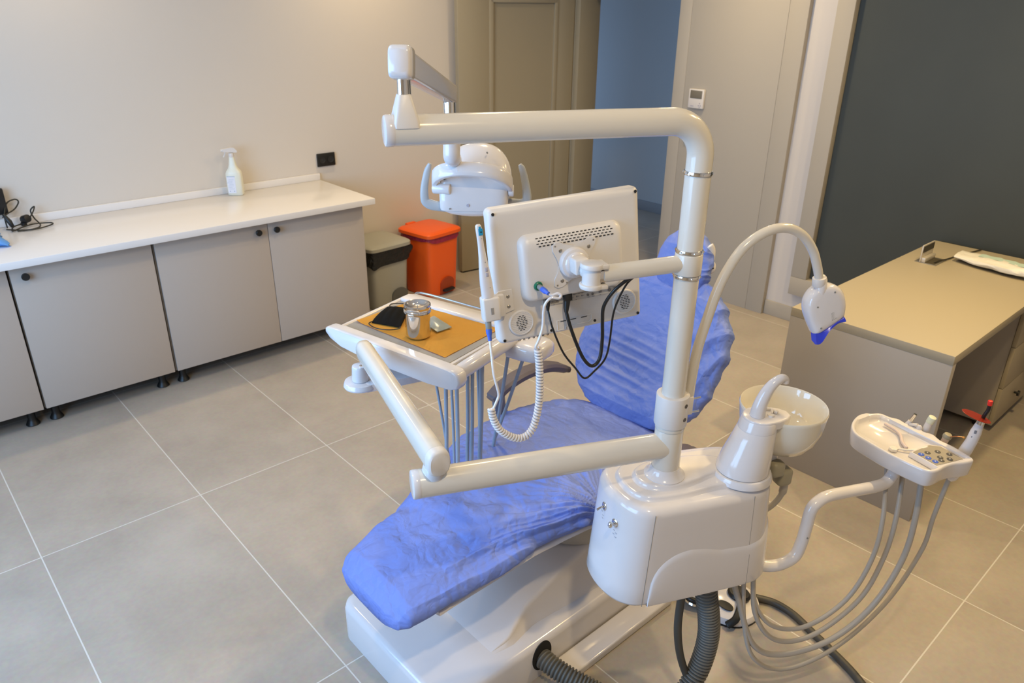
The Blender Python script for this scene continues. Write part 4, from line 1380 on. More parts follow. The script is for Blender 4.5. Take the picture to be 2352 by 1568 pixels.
# connector strip
q = MB().box(MO(0.034, -0.0775, 0.0012), (0.19, 0.015, 0.003), MR4)
q.build('connector_strip', mat('connector_strip_grey', (0.50, 0.48, 0.46), 0.45), mon)
PORT = mat('port_grey', (0.22, 0.21, 0.21), 0.35, 0.3)
for a in (0.052, 0.064):
    q = MB()
    q.lathe([(0.0032, 0), (0.0032, 0.0014), (0.002, 0.0014), (0.002, 0.0006), (0, 0.0006)], MO(a, -0.0775, 0.0027), mN, 14)
    q.build('port', PORT, mon)
q = MB()
q.lathe([(0.0042, 0), (0.0042, 0.0014), (0.003, 0.0014), (0.003, 0.0006), (0, 0.0006)], MO(0.108, -0.076, 0.0027), mN, 14)
q.build('port', PORT, mon)
q = MB()
for a in (-0.041, -0.024):
    q.lathe([(0.0026, 0), (0.0026, 0.0016), (0.0014, 0.0016), (0, 0.0010)], MO(a, -0.0785, 0.0027), mN, 12)
q.box(MO(-0.0325, -0.0785, 0.003), (0.011, 0.005, 0.002), MR4)
q.build('port', PORT, mon)
MB().box(MO(0.084, -0.076, 0.003), (0.007, 0.004, 0.002), MR4).build('port', PORT, mon)
q = MB()
for a in (0.014, 0.027, 0.040):
    q.box(MO(a - 0.003, -0.0765, 0.0030), (0.003, 0.003, 0.0008), MR4)
    q.box(MO(a + 0.001, -0.0765, 0.0030), (0.003, 0.0006, 0.0008), MR4)
for (a, b, w) in ((0.012, -0.0835, 0.002), (0.022, -0.0835, 0.002), (0.054, -0.0835, 0.006), (0.066, -0.0835, 0.006), (0.084, -0.0835, 0.004), (-0.034, -0.0845, 0.004), (0.030, -0.0705, 0.004), (0.038, -0.0705, 0.004), (0.018, -0.0705, 0.006)):
    q.box(MO(a, b, 0.0030), (w, 0.0009, 0.0008), MR4)
for k in range(4):
    q.box(MO(0.118 + k * 0.0026, -0.0725, 0.0030), (0.0012, 0.0052, 0.0008), MR4)
q.build('port_marking', INK, mon)
# speakers
for (a, b) in ((-0.1165, -0.113), (0.1465, -0.113)):
    q = MB().lathe([(0.031, -0.001), (0.031, 0.003), (0.029, 0.005), (0.027, 0.0055), (0.026, 0.0045), (0.0, 0.0048)], MO(a, b, 0), mN, 40)
    sp = q.build('speaker', WSAT, mon, 30)
    q = MB()
    for r_ in range(9):
        bb_ = (r_ - 4) * 0.0042
        n_ = (2, 3, 3, 4, 4, 4, 3, 3, 2)[r_]
        for k in range(n_):
            aa = (k - (n_ - 1) / 2) * 0.0072 + (0.0018 if r_ % 2 else -0.0018) * 0
            q.box(MO(a + aa, b + bb_, 0.0052), (0.0048, 0.0011, 0.0010), MR4)
    q.build('grille_slots', DARK, sp)
    q = MB()
    for r_ in range(-6, 7):
        bb_ = r_ * 0.0042 + 0.0021
        hw = math.sqrt(max(0, 0.0255 ** 2 - bb_ ** 2))
        if hw > 0.006:
            q.box(MO(a, b + bb_, 0.0049), (hw * 2, 0.0012, 0.0008), MR4)
    q.build('grille_ribs', WSAT, sp)
# corner screws holes
q = MB()
for a, b, c in ((-0.160, 0.145, 0.0), (0.184, 0.146, 0.0), (0.183, -0.150, 0.0), (-0.160, -0.150, 0.0), (0.068, -0.146, 0.0), (-0.044, -0.148, 0.0), (-0.013, -0.066, 0.004), (0.060, -0.058, 0.022)):
    q.cyl(MO(a, b, c - 0.001), MO(a, b, c + 0.0012), 0.0034 if c < 0.01 else 0.002, None, 16)
q.build('screw_hole', BLACK, mon)
q = MB()
for a0, a1 in ((-0.020, -0.006), (0.005, 0.020), (0.033, 0.048)):
    q.box(MO((a0 + a1) / 2, -0.131, 0.0006), (a1 - a0, 0.0012, 0.0012), MR4)
for k in range(7):
    for dx in (0, 0.003):
        q.box(MO(-0.125 + k * 0.0118 + dx, -0.1575, -0.003), (0.0008, 0.004, 0.003), MR4)
q.build('slots', DARK, mon)
q = MB()
for pl in ([(-0.028, -0.152), (-0.008, -0.152), (-0.008, -0.146), (0.052, -0.146), (0.060, -0.140), (0.060, -0.128), (-0.028, -0.128)],):
    pts = [MO(a, b, 0.0) for a, b in pl]
    pts.append(pts[0])
    for a, b in zip(pts[:-1], pts[1:]):
        q.tube([a, b], 0.0012, 6)
q.build('service_cover', WSAT, mon)
# VESA plate
q = MB()
vp = [(-0.038, 0.060), (-0.030, 0.066), (-0.020, 0.066), (0.0, 0.056), (0.014, 0.052), (0.030, 0.056), (0.052, 0.066), (0.062, 0.066), (0.069, 0.060), (0.066, 0.048), (0.056, 0.034), (0.052, 0.020), (0.056, 0.006), (0.066, -0.010), (0.069, -0.030), (0.060, -0.038), (0.046, -0.036), (0.028, -0.026), (0.014, -0.022), (0.0, -0.026), (-0.016, -0.038), (-0.030, -0.040), (-0.038, -0.034), (-0.037, -0.018), (-0.028, -0.004), (-0.024, 0.012), (-0.028, 0.028), (-0.037, 0.046)]
q.prism(vp, MO(0, 0, 0.0228), mR, mU, 0.0028, 0.0006, 1)
br = thing('monitor_bracket', 'white swivel bracket joining the monitor back to its arm', 'bracket', tuple(MO(0.01, 0.0, 0.025)))
q.build('vesa_plate', WSAT, br, 40)
q = MB()
for a, b in ((-0.019, 0.046), (0.050, 0.045), (-0.019, -0.024), (0.050, -0.022)):
    q.lathe([(0.0042, 0), (0.0042, 0.001), (0.003, 0.0018), (0, 0.0018)], MO(a, b, 0.0256), mN, 12)
for a, b in ((-0.031, 0.058), (0.062, 0.058), (-0.031, -0.033), (-0.008, -0.030)):
    q.lathe([(0.002, 0), (0.002, 0.0006), (0, 0.0006)], MO(a, b, 0.0256), mN, 10)
q.build('screw', mat('dull_steel', (0.35, 0.33, 0.30), 0.35, 0.9), br)
q = MB().lathe([(0.036, 0.0), (0.036, 0.006), (0.033, 0.012), (0.027, 0.014), (0.024, 0.018), (0.02, 0.02), (0, 0.02)], MO(0.012, 0.014, 0.0255), mN, 40)
q.build('swivel_disc', WHITE, br, 30)
q = MB()
q.box(MO(0.010, 0.016, 0.060), (0.034, 0.036, 0.036), MR4, 0.005, 3)
q.build('tilt_block', WSAT, br)
# knuckle at the arm end
kc = U(-0.235, 0, 1.384)
q = MB()
q.cyl(kc + ZZ * 0.017, kc + ZZ * 0.029, 0.027, 0.026, 32, 0.003)
q.box(kc + DD * 0.015 + ZZ * 0.0225, (0.034, 0.044, 0.0105), math.atan2(DD.y, DD.x), 0.003)
q.cyl(kc - ZZ * 0.029, kc - ZZ * 0.018, 0.026, 0.027, 32, 0.003)
q.box(kc + DD * 0.015 - ZZ * 0.0235, (0.034, 0.044, 0.0095), math.atan2(DD.y, DD.x), 0.003)
q.cyl(kc - ZZ * 0.019, kc + ZZ * 0.018, 0.021, 0.021, 28)
q.tube([kc + NN * 0.018, MO(0.010, 0.016, 0.055)], 0.016, 16)
q.build('knuckle', WSAT, br, 40)
q = MB().box(kc + DD * 0.018 - NN * 0.010, (0.014, 0.012, 0.026), math.atan2(DD.y, DD.x), 0.001)
q.build('knuckle_bolt', STEEL, br)

# camera holder
ch = thing('camera_holder', 'white plastic holder screwed to the monitor edge holding the camera wand', 'holder', tuple(MO(-0.19, -0.08, 0.0)))
q = MB()
q.prism([(-0.176, -0.090), (-0.172, -0.034), (-0.164, -0.028), (-0.133, -0.028), (-0.131, -0.078), (-0.160, -0.084)], MO(0, 0, 0.0005), mR, mU, 0.003, 0.0008, 1)
q.build('mounting_plate', WSAT, ch, 40)
q = MB()
for b in (-0.044, -0.068):
    q.lathe([(0.004, 0), (0.004, 0.001), (0.003, 0.0018), (0, 0.0018)], MO(-0.144, b, 0.0033), mN, 12)
q.build('screw', MATS['dull_steel'], ch)
q = MB()
q.box(MO(-0.190, -0.060, 0.012), (0.040, 0.056, 0.030), MR4, 0.005, 3)
q.box(MO(-0.170, -0.0595, 0.008), (0.03, 0.052, 0.014), MR4, 0.004, 2)
hb = q.build('holder_body', WSAT, ch, 40)
q = MB().box(MO(-0.190, -0.063, 0.0272), (0.007, 0.016, 0.001), MR4, 0.0005, 1)
q.build('switch_slot', mat('slot_shade', (0.30, 0.28, 0.26), 0.6), hb)
# intraoral camera wand
cw = thing('intraoral_camera', 'slim white intraoral camera wand with cyan tip standing in its holder', 'dental camera', tuple(MO(-0.195, -0.04, 0.015)))
prof = [(-0.032, 0.0142, 0.011), (0.0, 0.0140, 0.011), (0.03, 0.0118, 0.0095), (0.06, 0.0085, 0.0075), (0.085, 0.0068, 0.006), (0.11, 0.0066, 0.0058), (0.125, 0.0068, 0.0055), (0.130, 0.0062, 0.005), (0.1325, 0.004, 0.003)]
q = MB()
rows = []
for b, w, h in prof:
    a0 = -0.1985 + 0.006 * (1 - (b + 0.03) / 0.17) - 0.001
    rows.append([MO(a0 + w * sgp(math.cos(2 * PI * k / 24), 0.85), b, 0.014 + h * sgp(math.sin(2 * PI * k / 24), 0.85)) for k in range(24)])
q.rings(rows)
q.build('wand_body', WHITE, cw, 50)
q = MB().box(MO(-0.1965, 0.1165, 0.0198), (0.0095, 0.015, 0.0015), MR4, 0.0004, 1).box(MO(-0.1975, 0.1255, 0.0192), (0.005, 0.006, 0.0015), MR4, 0.0004, 1)
cy_ = plabel(q.build('lens_window', CYAN, cw), 'cyan lens window')
MB().lathe([(0.0016, 0), (0.0016, 0.0005), (0, 0.0005)], MO(-0.196, 0.1165, 0.0206), mN, 10).build('lens', BLACK, cy_)
q = MB()
for b in (0.022, 0.034):
    q.box(MO(-0.1925, b, 0.0245), (0.0068, 0.0085, 0.0015), MR4, 0.0007, 2)
plabel(q.build('button', LGREY, cw), 'grey button')
q = MB()
for a, b, c in ((-0.1955, 0.102, 0.0195), (-0.1938, 0.050, 0.0225), (-0.1895, -0.008, 0.0252)):
    q.lathe([(0.0009, 0), (0.0009, 0.0006), (0, 0.0006)], MO(a, b, c), mN, 8)
q.build('mark', MID, cw)
# coiled camera cord
cord = thing('coiled_cord', 'white coiled camera cord hanging in a loop below the monitor', 'cord', tuple(MO(-0.16, -0.38, 0.05)))
q = MB().cyl(MO(-0.1995, -0.088, 0.016), MO(-0.2005, -0.107, 0.018), 0.0072, 0.0068, 18, 0.001)
plabel(q.build('grey_sleeve', MID, cord), 'grey plug sleeve')
q = MB().tube([MO(-0.2005, -0.106, 0.018), MO(-0.201, -0.115, 0.02), MO(-0.2015, -0.122, 0.022), MO(-0.202, -0.132, 0.024)], [0.0072, 0.0070, 0.0050, 0.0045], 16)
plabel(q.build('blue_boot', BLUEP, cord), 'blue strain relief')
# straight lead, then coil following a U, then lead to the green socket
strt = [MO(-0.202, -0.130, 0.024), MO(-0.206, -0.16, 0.04), MO(-0.210, -0.20, 0.055), MO(-0.207, -0.23, 0.06), MO(-0.205, -0.252, 0.06), MO(-0.212, -0.268, 0.06), MO(-0.221, -0.283, 0.06)]
MB().tube(catmull(strt, 8), 0.0032, 10, rnd=True).build('lead', WHITE, cord)
cpts = [(-0.226, -0.281), (-0.223, -0.310), (-0.211, -0.340), (-0.190, -0.362), (-0.168, -0.374), (-0.148, -0.373), (-0.131, -0.358), (-0.119, -0.330), (-0.110, -0.295), (-0.105, -0.255), (-0.1025, -0.215), (-0.102, -0.185), (-0.103, -0.160)]
cl = catmull([MO(a, b, 0.06) for a, b in cpts], 12)
# arc length resample
acc = [0.0]
for a, b in zip(cl[:-1], cl[1:]):
    acc.append(acc[-1] + (b - a).length)
TOT = acc[-1]
turns = 48
hel = []
N_ = turns * 14
def at_len(s_):
    for i in range(len(acc) - 1):
        if s_ <= acc[i + 1]:
            f = (s_ - acc[i]) / max(1e-9, acc[i + 1] - acc[i])
            return cl[i].lerp(cl[i + 1], f), (cl[i + 1] - cl[i]).normalized()
    return cl[-1], (cl[-1] - cl[-2]).normalized()
for k in range(N_ + 1):
    f = k / N_
    c_, T = at_len(f * TOT)
    S = T.cross(mN).normalized()
    a = 2 * PI * turns * f
    R_ = 0.0063
    hel.append(c_ + S * (R_ * math.cos(a)) + mN * (R_ * math.sin(a)))
MB().tube(hel, 0.0034, 8).build('coil', WHITE, cord, 60)
up = [MO(-0.104, -0.160, 0.062), MO(-0.108, -0.152, 0.064), MO(-0.100, -0.138, 0.064), MO(-0.089, -0.110, 0.065), MO(-0.084, -0.075, 0.065), MO(-0.079, -0.054, 0.068), MO(-0.066, -0.042, 0.072), MO(-0.050, -0.045, 0.075), MO(-0.044, -0.040, 0.075), MO(-0.050, -0.035, 0.072), MO(-0.062, -0.037, 0.070), MO(-0.070, -0.033, 0.066)]
MB().tube(catmull(up, 8), 0.0032, 10, rnd=True).build('lead', WHITE, cord)
g0 = MO(-0.077, -0.026, 0.0225)
g1 = MO(-0.071, -0.032, 0.066)
gd = (g1 - g0).normalized()
plabel(MB().lathe([(0.0105, -0.001), (0.0105, 0.003), (0.0085, 0.005), (0.0065, 0.005), (0.0065, 0.001), (0, 0.001)], g0, gd, 24).build('green_collar', GREEN, cord), 'green socket collar')
plabel(MB().cyl(g0 + gd * 0.002, g0 + gd * 0.020, 0.0062, 0.0062, 16, 0.0006).build('grey_sleeve', MID, cord), 'grey plug sleeve')
plabel(MB().tube([g0 + gd * 0.020, g0 + gd * 0.034, g0 + gd * 0.038, g0 + gd * 0.048], [0.0065, 0.0063, 0.0048, 0.004], 16).build('blue_boot', BLUEP, cord), 'blue strain relief')
# black cables
t = thing('power_cable', 'thick black power cable looping below the monitor into its arm', 'cable', tuple(MO(0.03, -0.24, 0.03)))
q = MB().box(MO(-0.002, -0.068, 0.010), (0.019, 0.022, 0.016), MR4, 0.003, 2).tube([MO(-0.004, -0.078, 0.010), MO(-0.008, -0.095, 0.013), MO(-0.010, -0.105, 0.016)], [0.008, 0.0065, 0.0045], 14)
q.build('plug', BLACK, t)
cb = [MO(-0.010, -0.103, 0.016), MO(-0.007, -0.134, 0.025), MO(0.003, -0.180, 0.035), MO(0.018, -0.222, 0.04), MO(0.038, -0.243, 0.04), MO(0.058, -0.228, 0.04), MO(0.067, -0.180, 0.04), MO(0.067, -0.135, 0.045), MO(0.067, -0.095, 0.055), MO(0.080, -0.058, 0.075), MO(0.100, -0.034, 0.09), U(-0.135, 0.0, 1.372)]
MB().tube(catmull(cb, 8), 0.0042, 12, rnd=True).build('cable', RUBBER, t)
t = thing('signal_cable', 'thin black cable hanging lowest below the monitor', 'cable', tuple(MO(0.02, -0.27, 0.03)))
MB().tube([MO(-0.052, -0.066, 0.012), MO(-0.053, -0.080, 0.012), MO(-0.055, -0.092, 0.016)], [0.0055, 0.005, 0.003], 12, rnd=True).build('plug', BLACK, t)
cb = [MO(-0.055, -0.090, 0.016), MO(-0.052, -0.131, 0.03), MO(-0.034, -0.192, 0.04), MO(-0.006, -0.238, 0.04), MO(0.016, -0.270, 0.04), MO(0.042, -0.258, 0.04), MO(0.072, -0.232, 0.04), MO(0.086, -0.189, 0.04), MO(0.093, -0.12, 0.05), MO(0.099, -0.07, 0.075), MO(0.112, -0.036, 0.09), U(-0.125, 0.004, 1.372)]
MB().tube(catmull(cb, 8), 0.0024, 10, rnd=True).build('cable', RUBBER, t)
# ================================================================== OPERATING LIGHT
lamp = thing('operating_light', 'white dental operating light with two grey side handles hanging from a sloping arm', 'dental lamp', tuple(U(-0.63, 0, 1.73)))
la = lamp
q = MB()
c = U(-0.628, 0, 0)
ang = math.atan2(DD.y, DD.x)
def sq(z, hx, hy, r=0.006):
    return [V(c.x, c.y, 0) + DD * p.x + NN * p.y + ZZ * z for p in plan_ring(-hx, hx, -hy, hy, 0, r, 3)]
q.rings([sq(1.712, 0.0235, 0.0300), sq(1.722, 0.0235, 0.0300), sq(1.767, 0.0125, 0.0150), sq(1.769, 0.0115, 0.014)])
q.build('mount_block', WSAT, la, 30)
MB().cyl((c.x, c.y, 1.765), (c.x, c.y, 1.80), 0.0115, 0.0115, 24).cyl((c.x + 0.004, c.y, 1.765), (c.x + 0.004, c.y, 1.80), 0.0105, 0.0105, 24).build('pivot_pin', CHROME, la)
S0 = V(c.x, c.y, 1.822)
S1 = V(1.205, 1.575, 1.712)
dl = (S1 - S0).normalized()
sl = dl.cross(ZZ).normalized()
ul = sl.cross(dl)
def srect(p, w, h, n=24, e=0.35):
    return [p + sl * (w * sgp(math.cos(2 * PI * k / n), e)) + ul * (h * sgp(math.sin(2 * PI * k / n), e)) for k in range(n)]
q = MB()
q.rings([srect(S0 - dl * 0.030, 0.0165, 0.020), srect(S0 - dl * 0.026, 0.020, 0.0265), srect(S0 - dl * 0.018, 0.0215, 0.029), srect(S0 + dl * 0.012, 0.0215, 0.029), srect(S0 + dl * 0.014, 0.0195, 0.027)])
q.build('arm_end_block', WHITE, la, 50)
LS = (S1 - S0).length
q = MB()
q.rings([srect(S0 + dl * 0.010, 0.018, 0.0245), srect(S0 + dl * (LS - 0.01), 0.017, 0.022), srect(S0 + dl * (LS + 0.012), 0.0155, 0.021), srect(S0 + dl * (LS + 0.022), 0.011, 0.016)])
q.build('arm_body', WHITE, la, 50)
MB().cyl(S1 - dl * 0.01 - ZZ * 0.015, V(S1.x, S1.y, 1.615), 0.0135, 0.0135, 24).cyl(S1 - dl * 0.008 - RV * 0.006 - ZZ * 0.02, V(S1.x, S1.y, 1.615) - RV * 0.004, 0.0125, 0.0125, 24).build('drop_pin', CHROME, la)

# local frame: lr right, lu up, lf towards the camera
lr = V(0.745, -0.667, 0).normalized()
lf_ = V(-0.667, -0.745, 0).normalized()
LC = V(1.318, 1.612, 1.455)
tp = V(S1.x, S1.y, 0)
def LP(a, b, c_=0.0):
    return LC + lr * a + ZZ * b + lf_ * c_
q = MB()
tb = [V(S1.x, S1.y, 1.625), V(S1.x, S1.y, 1.585), V(S1.x, S1.y, 1.555), LP(-0.055, 0.082, 0.064), LP(-0.044, 0.058, 0.088)]
q.tube(catmull(tb, 8), [0.0225] * 20 + [0.0225 - 0.0008 * k for k in range(13)], 24, rnd=1.0)
st_ = q.build('hanger_tube', WHITE, lamp, 50)
MB().cyl(LP(-0.050, 0.052, 0.108), LP(-0.050, 0.052, 0.1095), 0.003, 0.003, 10)
# yoke: broad band arching over the back of the head
q = MB()
rows = []
for k in range(49):
    ph = PI * k / 48
    ca, sa = math.cos(ph), math.sin(ph)
    cen = LP(-0.010 - 0.106 * sgp(ca, 0.85), 0.008 + 0.058 * sa ** 0.8 + 0.006 * ca, 0.030 + 0.062 * sa ** 0.8)
    out = (lr * (-ca) * 0.7 + lf_ * sa * 0.9 + ZZ * (0.10 + 0.35 * sa)).normalized()
    up_ = (ZZ * (1 - 0.35 * sa) - lf_ * 0.45 * sa).normalized()
    wb = 0.0195
    rows.append([cen + up_ * (wb * b) + out * (0.0060 * o_) for b, o_ in ((-1, -1), (-1.0, 0.5), (-0.92, 0.85), (-0.3, 1.0), (0.3, 1.0), (0.92, 0.85), (1.0, 0.5), (1, -1))])
q.rings(rows)
q.build('yoke', WHITE, lamp, 60)
MB().cyl(LP(-0.117, 0.003, 0.034), LP(-0.068, 0.003, 0.050), 0.0165, 0.016, 24, 0.003).build('pivot_cap', WHITE, lamp)
MB().cyl(LP(0.088, -0.004, 0.03), LP(0.104, -0.004, 0.03), 0.0165, 0.0165, 24, 0.003).build('pivot_cap', WHITE, lamp)
# head shell
qd = (lf_ * math.cos(math.radians(35)) + ZZ * math.sin(math.radians(35))).normalized()
wd = (-lf_ * math.sin(math.radians(35)) + ZZ * math.cos(math.radians(35))).normalized()
HC = LP(0.003, 0.002, -0.02)
q = MB()
rows = []
nr, nc = 26, 56
for i in range(nr + 1):
    f = i / nr
    th = PI / 2 * 0.998 * f
    row = []
    for k in range(nc):
        a = 2 * PI * k / nc
        ca, sa = math.cos(a), math.sin(a)
        ex = 0.82 if sa < 0 else 0.84
        rr_ = math.cos(th) ** 0.75
        A_ = 0.096 * sgp(ca, ex) * rr_
        W_ = (0.118 if sa > 0 else 0.088) * sgp(sa, ex) * rr_
        row.append(HC + lr * A_ + wd * (W_ + 0.002) + qd * (0.060 * math.sin(th) ** 0.9))
    rows.append(row)
lip = [HC + lr * (0.092 * sgp(math.cos(2 * PI * k / nc), 0.85)) + wd * ((0.113 if math.sin(2 * PI * k / nc) > 0 else 0.084) * sgp(math.sin(2 * PI * k / nc), 0.85)) - qd * 0.018 for k in range(nc)]
q.rings([lip] + rows)
q.build('lamp_housing', WHITE, lamp, 60)
# boxy lower back of the head
q = MB()
def brow(b, hw, c0, c1, e=0.42, n=44):
    cm = (c0 + c1) / 2
    return [LP(hw * sgp(math.cos(2 * PI * k / n), e), b, cm + (c1 - cm) * sgp(math.sin(2 * PI * k / n), e)) for k in range(n)]
def brw(b, hw, c1, e=0.34, n=44):
    c0 = -0.03
    cm = (c0 + c1) / 2
    return [LP(-0.0065 + hw * sgp(math.cos(2 * PI * k / n), e), b, cm + (c1 - cm) * sgp(math.sin(2 * PI * k / n), e)) for k in range(n)]
q.rings([brw(0.056, 0.072, 0.030), brw(0.048, 0.088, 0.044), brw(0.030, 0.094, 0.052), brw(0.0, 0.0955, 0.056), brw(-0.028, 0.0955, 0.057), brw(-0.052, 0.0945, 0.057), brw(-0.0575, 0.093, 0.055), brw(-0.059, 0.090, 0.051)])
q.build('rear_cover', WHITE, lamp, 40)
q = MB()
q.rings([brw(-0.056, 0.092, 0.052, 0.6), brw(-0.062, 0.089, 0.052, 0.7), brw(-0.071, 0.076, 0.046, 0.85), brw(-0.077, 0.050, 0.034, 0.95)])
q.build('lower_lip', WHITE, lamp, 50)
q = MB()
for a, b in ((-0.072, -0.050), (0.033, -0.050), (-0.085, 0.030)):
    q.cyl(LP(a, b, 0.050), LP(a, b, 0.0588 if b < 0 else 0.0545), 0.0024, 0.0024, 10)
q.cyl(LP(0.030, 0.092, 0.0), LP(0.030, 0.097, 0.020), 0.0024, 0.0024, 10)
plabel(q.build('screw', MID, lamp), 'dark screw')
plabel(MB().cyl(LP(-0.022, -0.040, 0.05), LP(-0.022, -0.040, 0.0585), 0.0042, 0.0042, 14).build('sensor', LGREY, lamp), 'grey sensor dot')
# handles
def handle(pts, ws):
    q = MB()
    cl_ = catmull(pts, 6)
    rows = []
    n = len(cl_)
    for i, p in enumerate(cl_):
        T = (cl_[min(n - 1, i + 1)] - cl_[max(0, i - 1)]).normalized()
        S = T.cross(lf_).normalized()
        w = lerp_tab(ws, i / (n - 1))
        rows.append([p + S * (w * sgp(math.cos(2 * PI * k / 12), 0.8)) + lf_ * (0.007 * sgp(math.sin(2 * PI * k / 12), 0.8)) for k in range(12)])
    q.rings(rows)
    return plabel(q.build('handle', GREYP, lamp, 60), 'grey grip handle')
handle([LP(-0.126, 0.066, 0.02), LP(-0.136, 0.04, 0.02), LP(-0.144, 0.0, 0.02), LP(-0.1445, -0.030, 0.02), LP(-0.139, -0.042, 0.02), LP(-0.120, -0.050, 0.02), LP(-0.08, -0.056, 0.02)], [(0, 0.005), (0.12, 0.009), (0.5, 0.012), (0.8, 0.015), (1, 0.013)])
handle([LP(0.120, 0.062, 0.0), LP(0.128, 0.045, 0.0), LP(0.138, 0.0, 0.0), LP(0.141, -0.035, 0.0), LP(0.130, -0.042, 0.0), LP(0.105, -0.040, 0.0), LP(0.075, -0.040, 0.0)], [(0, 0.005), (0.12, 0.009), (0.5, 0.013), (0.62, 0.012), (0.75, 0.007), (1, 0.006)])

# ================================================================== WHITENING LAMP ON GOOSENECK
wl_ = thing('gooseneck_lamp', 'white gooseneck lamp with blue face shield clamped to the mast', 'lamp', tuple(U(0.05, 0.004, 1.06)))
gp = [(0.047, 0.004, 1.045), (0.046, 0.0, 1.10), (0.053, 0, 1.175), (0.068, 0, 1.245), (0.084, 0, 1.310), (0.106, 0, 1.365), (0.140, 0, 1.415), (0.190, 0, 1.447), (0.245, 0, 1.455), (0.295, 0, 1.435), (0.333, 0, 1.395), (0.356, 0, 1.350), (0.368, 0, 1.318)]
MB().tube(catmull([U(*p) for p in gp], 8), [0.0125 - 0.0015 * (k / 96) for k in range(97)], 18).build('gooseneck', CREAM, wl_, 50)
MB().cyl(U(0.047, 0.004, 1.030), U(0.047, 0.004, 1.048), 0.008, 0.008, 16).build('clamp_pin', CHROME, wl_)
hc = U(0.372, 0.0, 1.312)
MB().cyl(hc + ZZ * 0.010 - DD * 0.004, hc - ZZ * 0.012, 0.0165, 0.0165, 24, 0.002).build('neck_collar', WSAT, wl_)
# head: rounded disc, face turned away; back towards camera
hN = V(-0.60, -0.79, 0.13).normalized()
hU = (ZZ - hN * hN.z).normalized()
hU = (hU * math.cos(math.radians(12)) - hU.cross(hN) * math.sin(math.radians(12))).normalized()
hR = hU.cross(hN)
hO = hc - hU * 0.066 + DD * 0.008
def HD(a, b, c_=0.0):
    return hO + hR * a + hU * b + hN * c_
outl = [(0.0, 0.058), (0.024, 0.053), (0.043, 0.037), (0.051, 0.010), (0.050, -0.014), (0.045, -0.030), (0.041, -0.038), (-0.028, -0.068), (-0.037, -0.057), (-0.045, -0.030), (-0.050, -0.003), (-0.047, 0.022), (-0.034, 0.043), (-0.016, 0.055)]
ol = resample(smooth_closed(outl[::-1], 4), 80, 3)
q = MB()
rg = []
for c_, k in ((-0.034, 0.86), (-0.030, 0.93), (-0.020, 1.0), (-0.005, 1.0), (0.006, 0.97), (0.013, 0.90), (0.016, 0.80), (0.0175, 0.6)):
    rg.append([HD(a * k, b * k, c_) for a, b in ol])
q.rings(rg)
hd_ = q.build('lamp_head', WHITE, wl_, 60)
MB().tube([HD(-0.004, 0.070, 0.0), HD(-0.008, 0.05, 0.004), HD(-0.014, 0.02, 0.006)], [0.0145, 0.0145, 0.010], 18, rnd=1.0).build('neck_boss', WHITE, wl_, 60)
q = MB()
for a, b in ((0.020, 0.036), (-0.026, 0.008), (0.040, -0.012), (-0.022, -0.048)):
    q.cyl(HD(a, b, 0.005), HD(a, b, 0.0182 if abs(a) < 0.03 else 0.0145), 0.0022, 0.0022, 10)
plabel(q.build('screw', MID, wl_), 'dark screw')
q = MB()
for k in range(7):
    q.tube([HD(0.006, -0.034 + k * 0.003, 0.0178), HD(0.020, -0.030 + k * 0.003, 0.0168)], 0.0004, 4)
q.build('vent_grille', MID, wl_)
# blue silicone shield
q = MB()
rows = []
for i in range(21):
    f = i / 20
    a = -0.034 + 0.074 * f
    drop = 0.020 * math.exp(-((f - 0.10) / 0.24) ** 2) + 0.008 + 0.006 * math.exp(-((f - 1.0) / 0.14) ** 2)
    yb = -0.063 + 0.031 * f
    rows.append([HD(a, yb, 0.010), HD(a * 1.05, yb - drop * 0.5, 0.014), HD(a * 1.08, yb - drop, 0.016 + 0.003 * math.sin(f * 6)), HD(a * 1.08, yb - drop - 0.002, 0.008), HD(a * 1.04, yb - drop * 0.9, -0.014), HD(a * 1.0, yb, -0.016)])
q.rings(rows)
plabel(q.build('face_shield', NAVY, wl_, 60), 'blue silicone shield')

# ================================================================== ASSISTANT TRAY
at = thing('assistant_tray', 'white assistant instrument console with keypad on a bent tube arm at the right', 'tray', (2.04, 0.585, 0.76))
# frame: ax along the long side (towards -Y), ay towards the far side (+X)
ax_ = V(-0.211, -0.977, 0).normalized()
ay_ = V(0.977, -0.211, 0).normalized()
AO = V(2.158, 0.721, 0.80)
# plane of the top tilts slightly; keep it level
def AT(a, b, z=0.0):
    return AO + ax_ * a + ay_ * b + ZZ * z
def W2A(x, y):
    d_ = V(x, y, 0.80) - AO
    return (d_.dot(ax_), d_.dot(ay_))
far_edge = [(-0.010, -0.03), (0.005, 0.0), (0.035, 0.006), (0.055, 0.018), (0.085, 0.014), (0.105, 0.026), (0.135, 0.018), (0.160, 0.026), (0.19, 0.014), (0.225, 0.016), (0.262, 0.008), (0.292, 0.0)]
near = [(0.291, -0.035), (0.280, -0.066), (0.276, -0.10), (0.278, -0.137), (0.268, -0.163), (0.2327, -0.1727), (0.1625, -0.1796), (0.1005, -0.1767), (0.042, -0.168), (0.0036, -0.130), (-0.019, -0.0736), (-0.0175, -0.036)]
far_edge = far_edge[:-2] + [(0.262, 0.010), (0.284, 0.006), (0.296, -0.004)]
outl = resample(smooth_closed(far_edge + near, 4), 190, 1)
